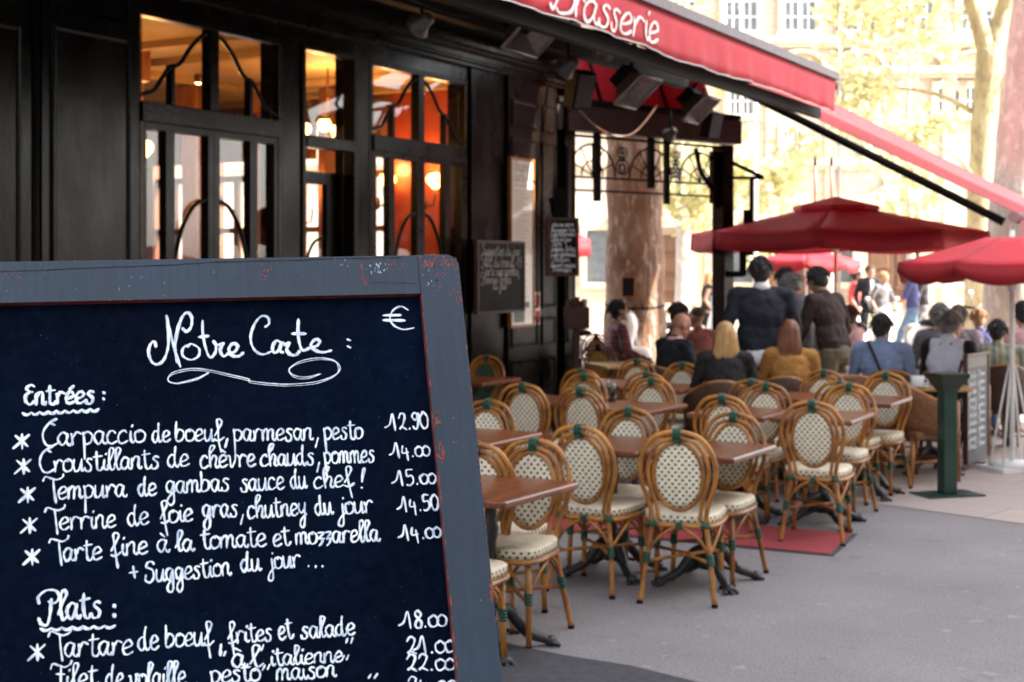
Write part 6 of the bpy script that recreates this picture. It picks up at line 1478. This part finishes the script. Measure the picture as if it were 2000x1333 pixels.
def arch_band(cx, w, z, name='arch_moulding', th_=.16):
    m = MB(); K = 18; prev = None
    for k in range(K+1):
        a = math.pi*k/K; c, s = math.cos(a), math.sin(a)*.62
        cur = [m.vert((cx+w/2*c, .449, z+w/2*s)), m.vert((cx+w/2*c, .22, z+w/2*s)), m.vert((cx+(w/2+th_)*c, .22, z+(w/2+th_)*s)), m.vert((cx+(w/2+th_)*c, .449, z+(w/2+th_)*s))]
        if prev:
            for j in range(3): m.face((prev[j], prev[j+1], cur[j+1], cur[j]))
        prev = cur
    bp(name, m, G['trim'])
for px in (1210, 1330, 1452, 1567, 1685, 1800, 1915, 2030): bwin(lx(px), 1.12, lz(60), lz(-95), nz=5)
for px in (1210, 1330, 1452, 1567, 1685, 1800, 1915, 2030): arch_band(lx(px), 1.45, lz(127))
for px, a, b in ((1210, 225, 165), (1330, 225, 165), (1452, 225, 165), (1690, 222, 166), (1725, 292, 236), (1915, 225, 165), (2030, 225, 165)): bwin(lx(px), .85 if px != 1725 else .7, lz(a), lz(b), nz=2)
bwin(lx(1552), .66, lz(304), lz(250), nz=2); bwin(lx(1860), .8, lz(222), lz(166), nz=2)
# pilaster strips, a drain pipe, a pedimented doorway and the big brown door
for px in (1390, 1510, 1626, 1742, 1858, 1975):
    m = MB(); m.box(lx(px)-.16, lx(px)+.16, .33, .4488, .62, lz(142)-.15); bp('pilaster', m, G['trim'])
m = MB(); m.tube([(lx(1625)+.3, .30, .6), (lx(1625)+.3, .30, 14.3)], .06, 8); bp('drain_pipe', m, G['grey'])
def portal(cx, w, h, label_mat, dark=False):
    m = MB(); m.box(cx-w/2-.45, cx-w/2-.002, .16, .4475, 0, h+.3); m.box(cx+w/2+.002, cx+w/2+.45, .16, .4475, 0, h+.3); m.box(cx-w/2-.65, cx+w/2+.65, .02, .4472, h+.302, h+.75)
    m.prism([(cx-w/2-.7, h+.76), (cx+w/2+.7, h+.76), (cx, h+1.6)], 0, .3, M=Matrix(((1, 0, 0, 0), (0, 0, -1, .44), (0, 1, 0, 0), (0, 0, 0, 1)))); f = bp('door_surround', m, G['trim'])
    m = MB(); m.box(cx-w/2, cx-.01, .32, .4465, .02, h); m.box(cx+.01, cx+w/2, .32, .4465, .02, h)
    for s in (-1, 1):
        for k in range(4): x = cx+s*w*.25; z = .3+k*h*.235; panel_xz(m, x-w*.19, x+w*.19, z, z+h*.20, .32)
    d_ = bp('door', m, label_mat); m = MB(); m.ell((cx+.10, .30, 1.1), (.05, .05, .05)); m.build('handle', G['brass'], d_)
def panel_xz(m, x0, x1, z0, z1, y):
    a = [m.vert((x0, y-.001, z0)), m.vert((x1, y-.001, z0)), m.vert((x1, y-.001, z1)), m.vert((x0, y-.001, z1))]; b = [m.vert((x0+.05, y-.05, z0+.05)), m.vert((x1-.05, y-.05, z0+.05)), m.vert((x1-.05, y-.05, z1-.05)), m.vert((x0+.05, y-.05, z1-.05))]
    for k in range(4): m.face((a[k], a[(k+1) % 4], b[(k+1) % 4], b[k]))
    m.face(b)
portal(lx(1748), 1.7, 3.0, G['doorwood']); portal(lx(1545), 1.4, 2.7, G['doorwood']); portal(lx(1290), 1.5, 2.8, G['doorwood'])
for px in (1450, 1640, 1860, 1960, 1180):
    m = MB(); cx = lx(px); m.box(cx-.55, cx+.55, .40, .4482, 1.3, 3.0); w_ = bp('grille_window', m, G['darkglass']); m = MB(); m.box(cx-.75, cx-.552, .28, .4483, 1.1, 3.2); m.box(cx+.552, cx+.75, .28, .4483, 1.1, 3.2); m.box(cx-.551, cx+.551, .28, .4483, 3.002, 3.2); m.box(cx-.551, cx+.551, .28, .4483, 1.1, 1.298); m.build('surround', G['trim'], w_)
m = MB(); m.prism([(-14.5, -0.6), (26.5, -.6), (26.5, 12.5), (-14.5, 12.5)], 17.0, 17.3); bp('roof', m, mat('terracotta_tiles', (.30, .14, .08), (.24, .10, .06), 4, .9))
# ------------------------------------------------------------------ unseen buildings on the other side of the street, put in and sized to shade the terrace
G['ochre'] = mat('ochre_render', (.44, .33, .20), (.38, .28, .16), 1.5, .9, .2, 20)
def street_house(y0, y1, x0, h, m_, label):
    t = thing('town_house', label, 'building', (x0, (y0+y1)/2, 0)); L = (y1-y0)/2
    m = MB(); m.box(0, 9, -L, L, 0, h); m.build('wall', m_, t)
    m = MB(); m.box(-.35, 9.2, -L+.002, L-.002, h+.002, h+.35); m.build('roof', G['trim'], t)
    n = int((y1-y0)/2.4)
    for i in range(n):
        y = -L+(i+.5)*(y1-y0)/n
        for z in (.3, 4.6, 8.0, 11.4):
            if z+2.3 > h: continue
            f = MB(); w = .6; f.box(-.08, -.001, y-w, y+w, z, z+2.3); o = f.build('window', G['white'], t); g_ = MB(); g_.box(-.10, -.081, y-w+.1, y-.04, z+.1, z+2.2); g_.box(-.10, -.081, y+.04, y+w-.1, z+.1, z+2.2); g_.build('pane', G['darkglass'], o)
street_house(-26, -8, 9.5, 14, G['ochre'], 'ochre town house across the street, behind the viewer')
street_house(-7.9, 5, 9.5, 15, mat('cream_render', (.50, .45, .36), (.42, .37, .29), 1.5, .9, .2, 20), 'cream town house across the street from the terrace')
street_house(5.1, 21, 9.5, 15, G['ochre'], 'unseen ochre town house across the street, lengthened to shade the terrace')
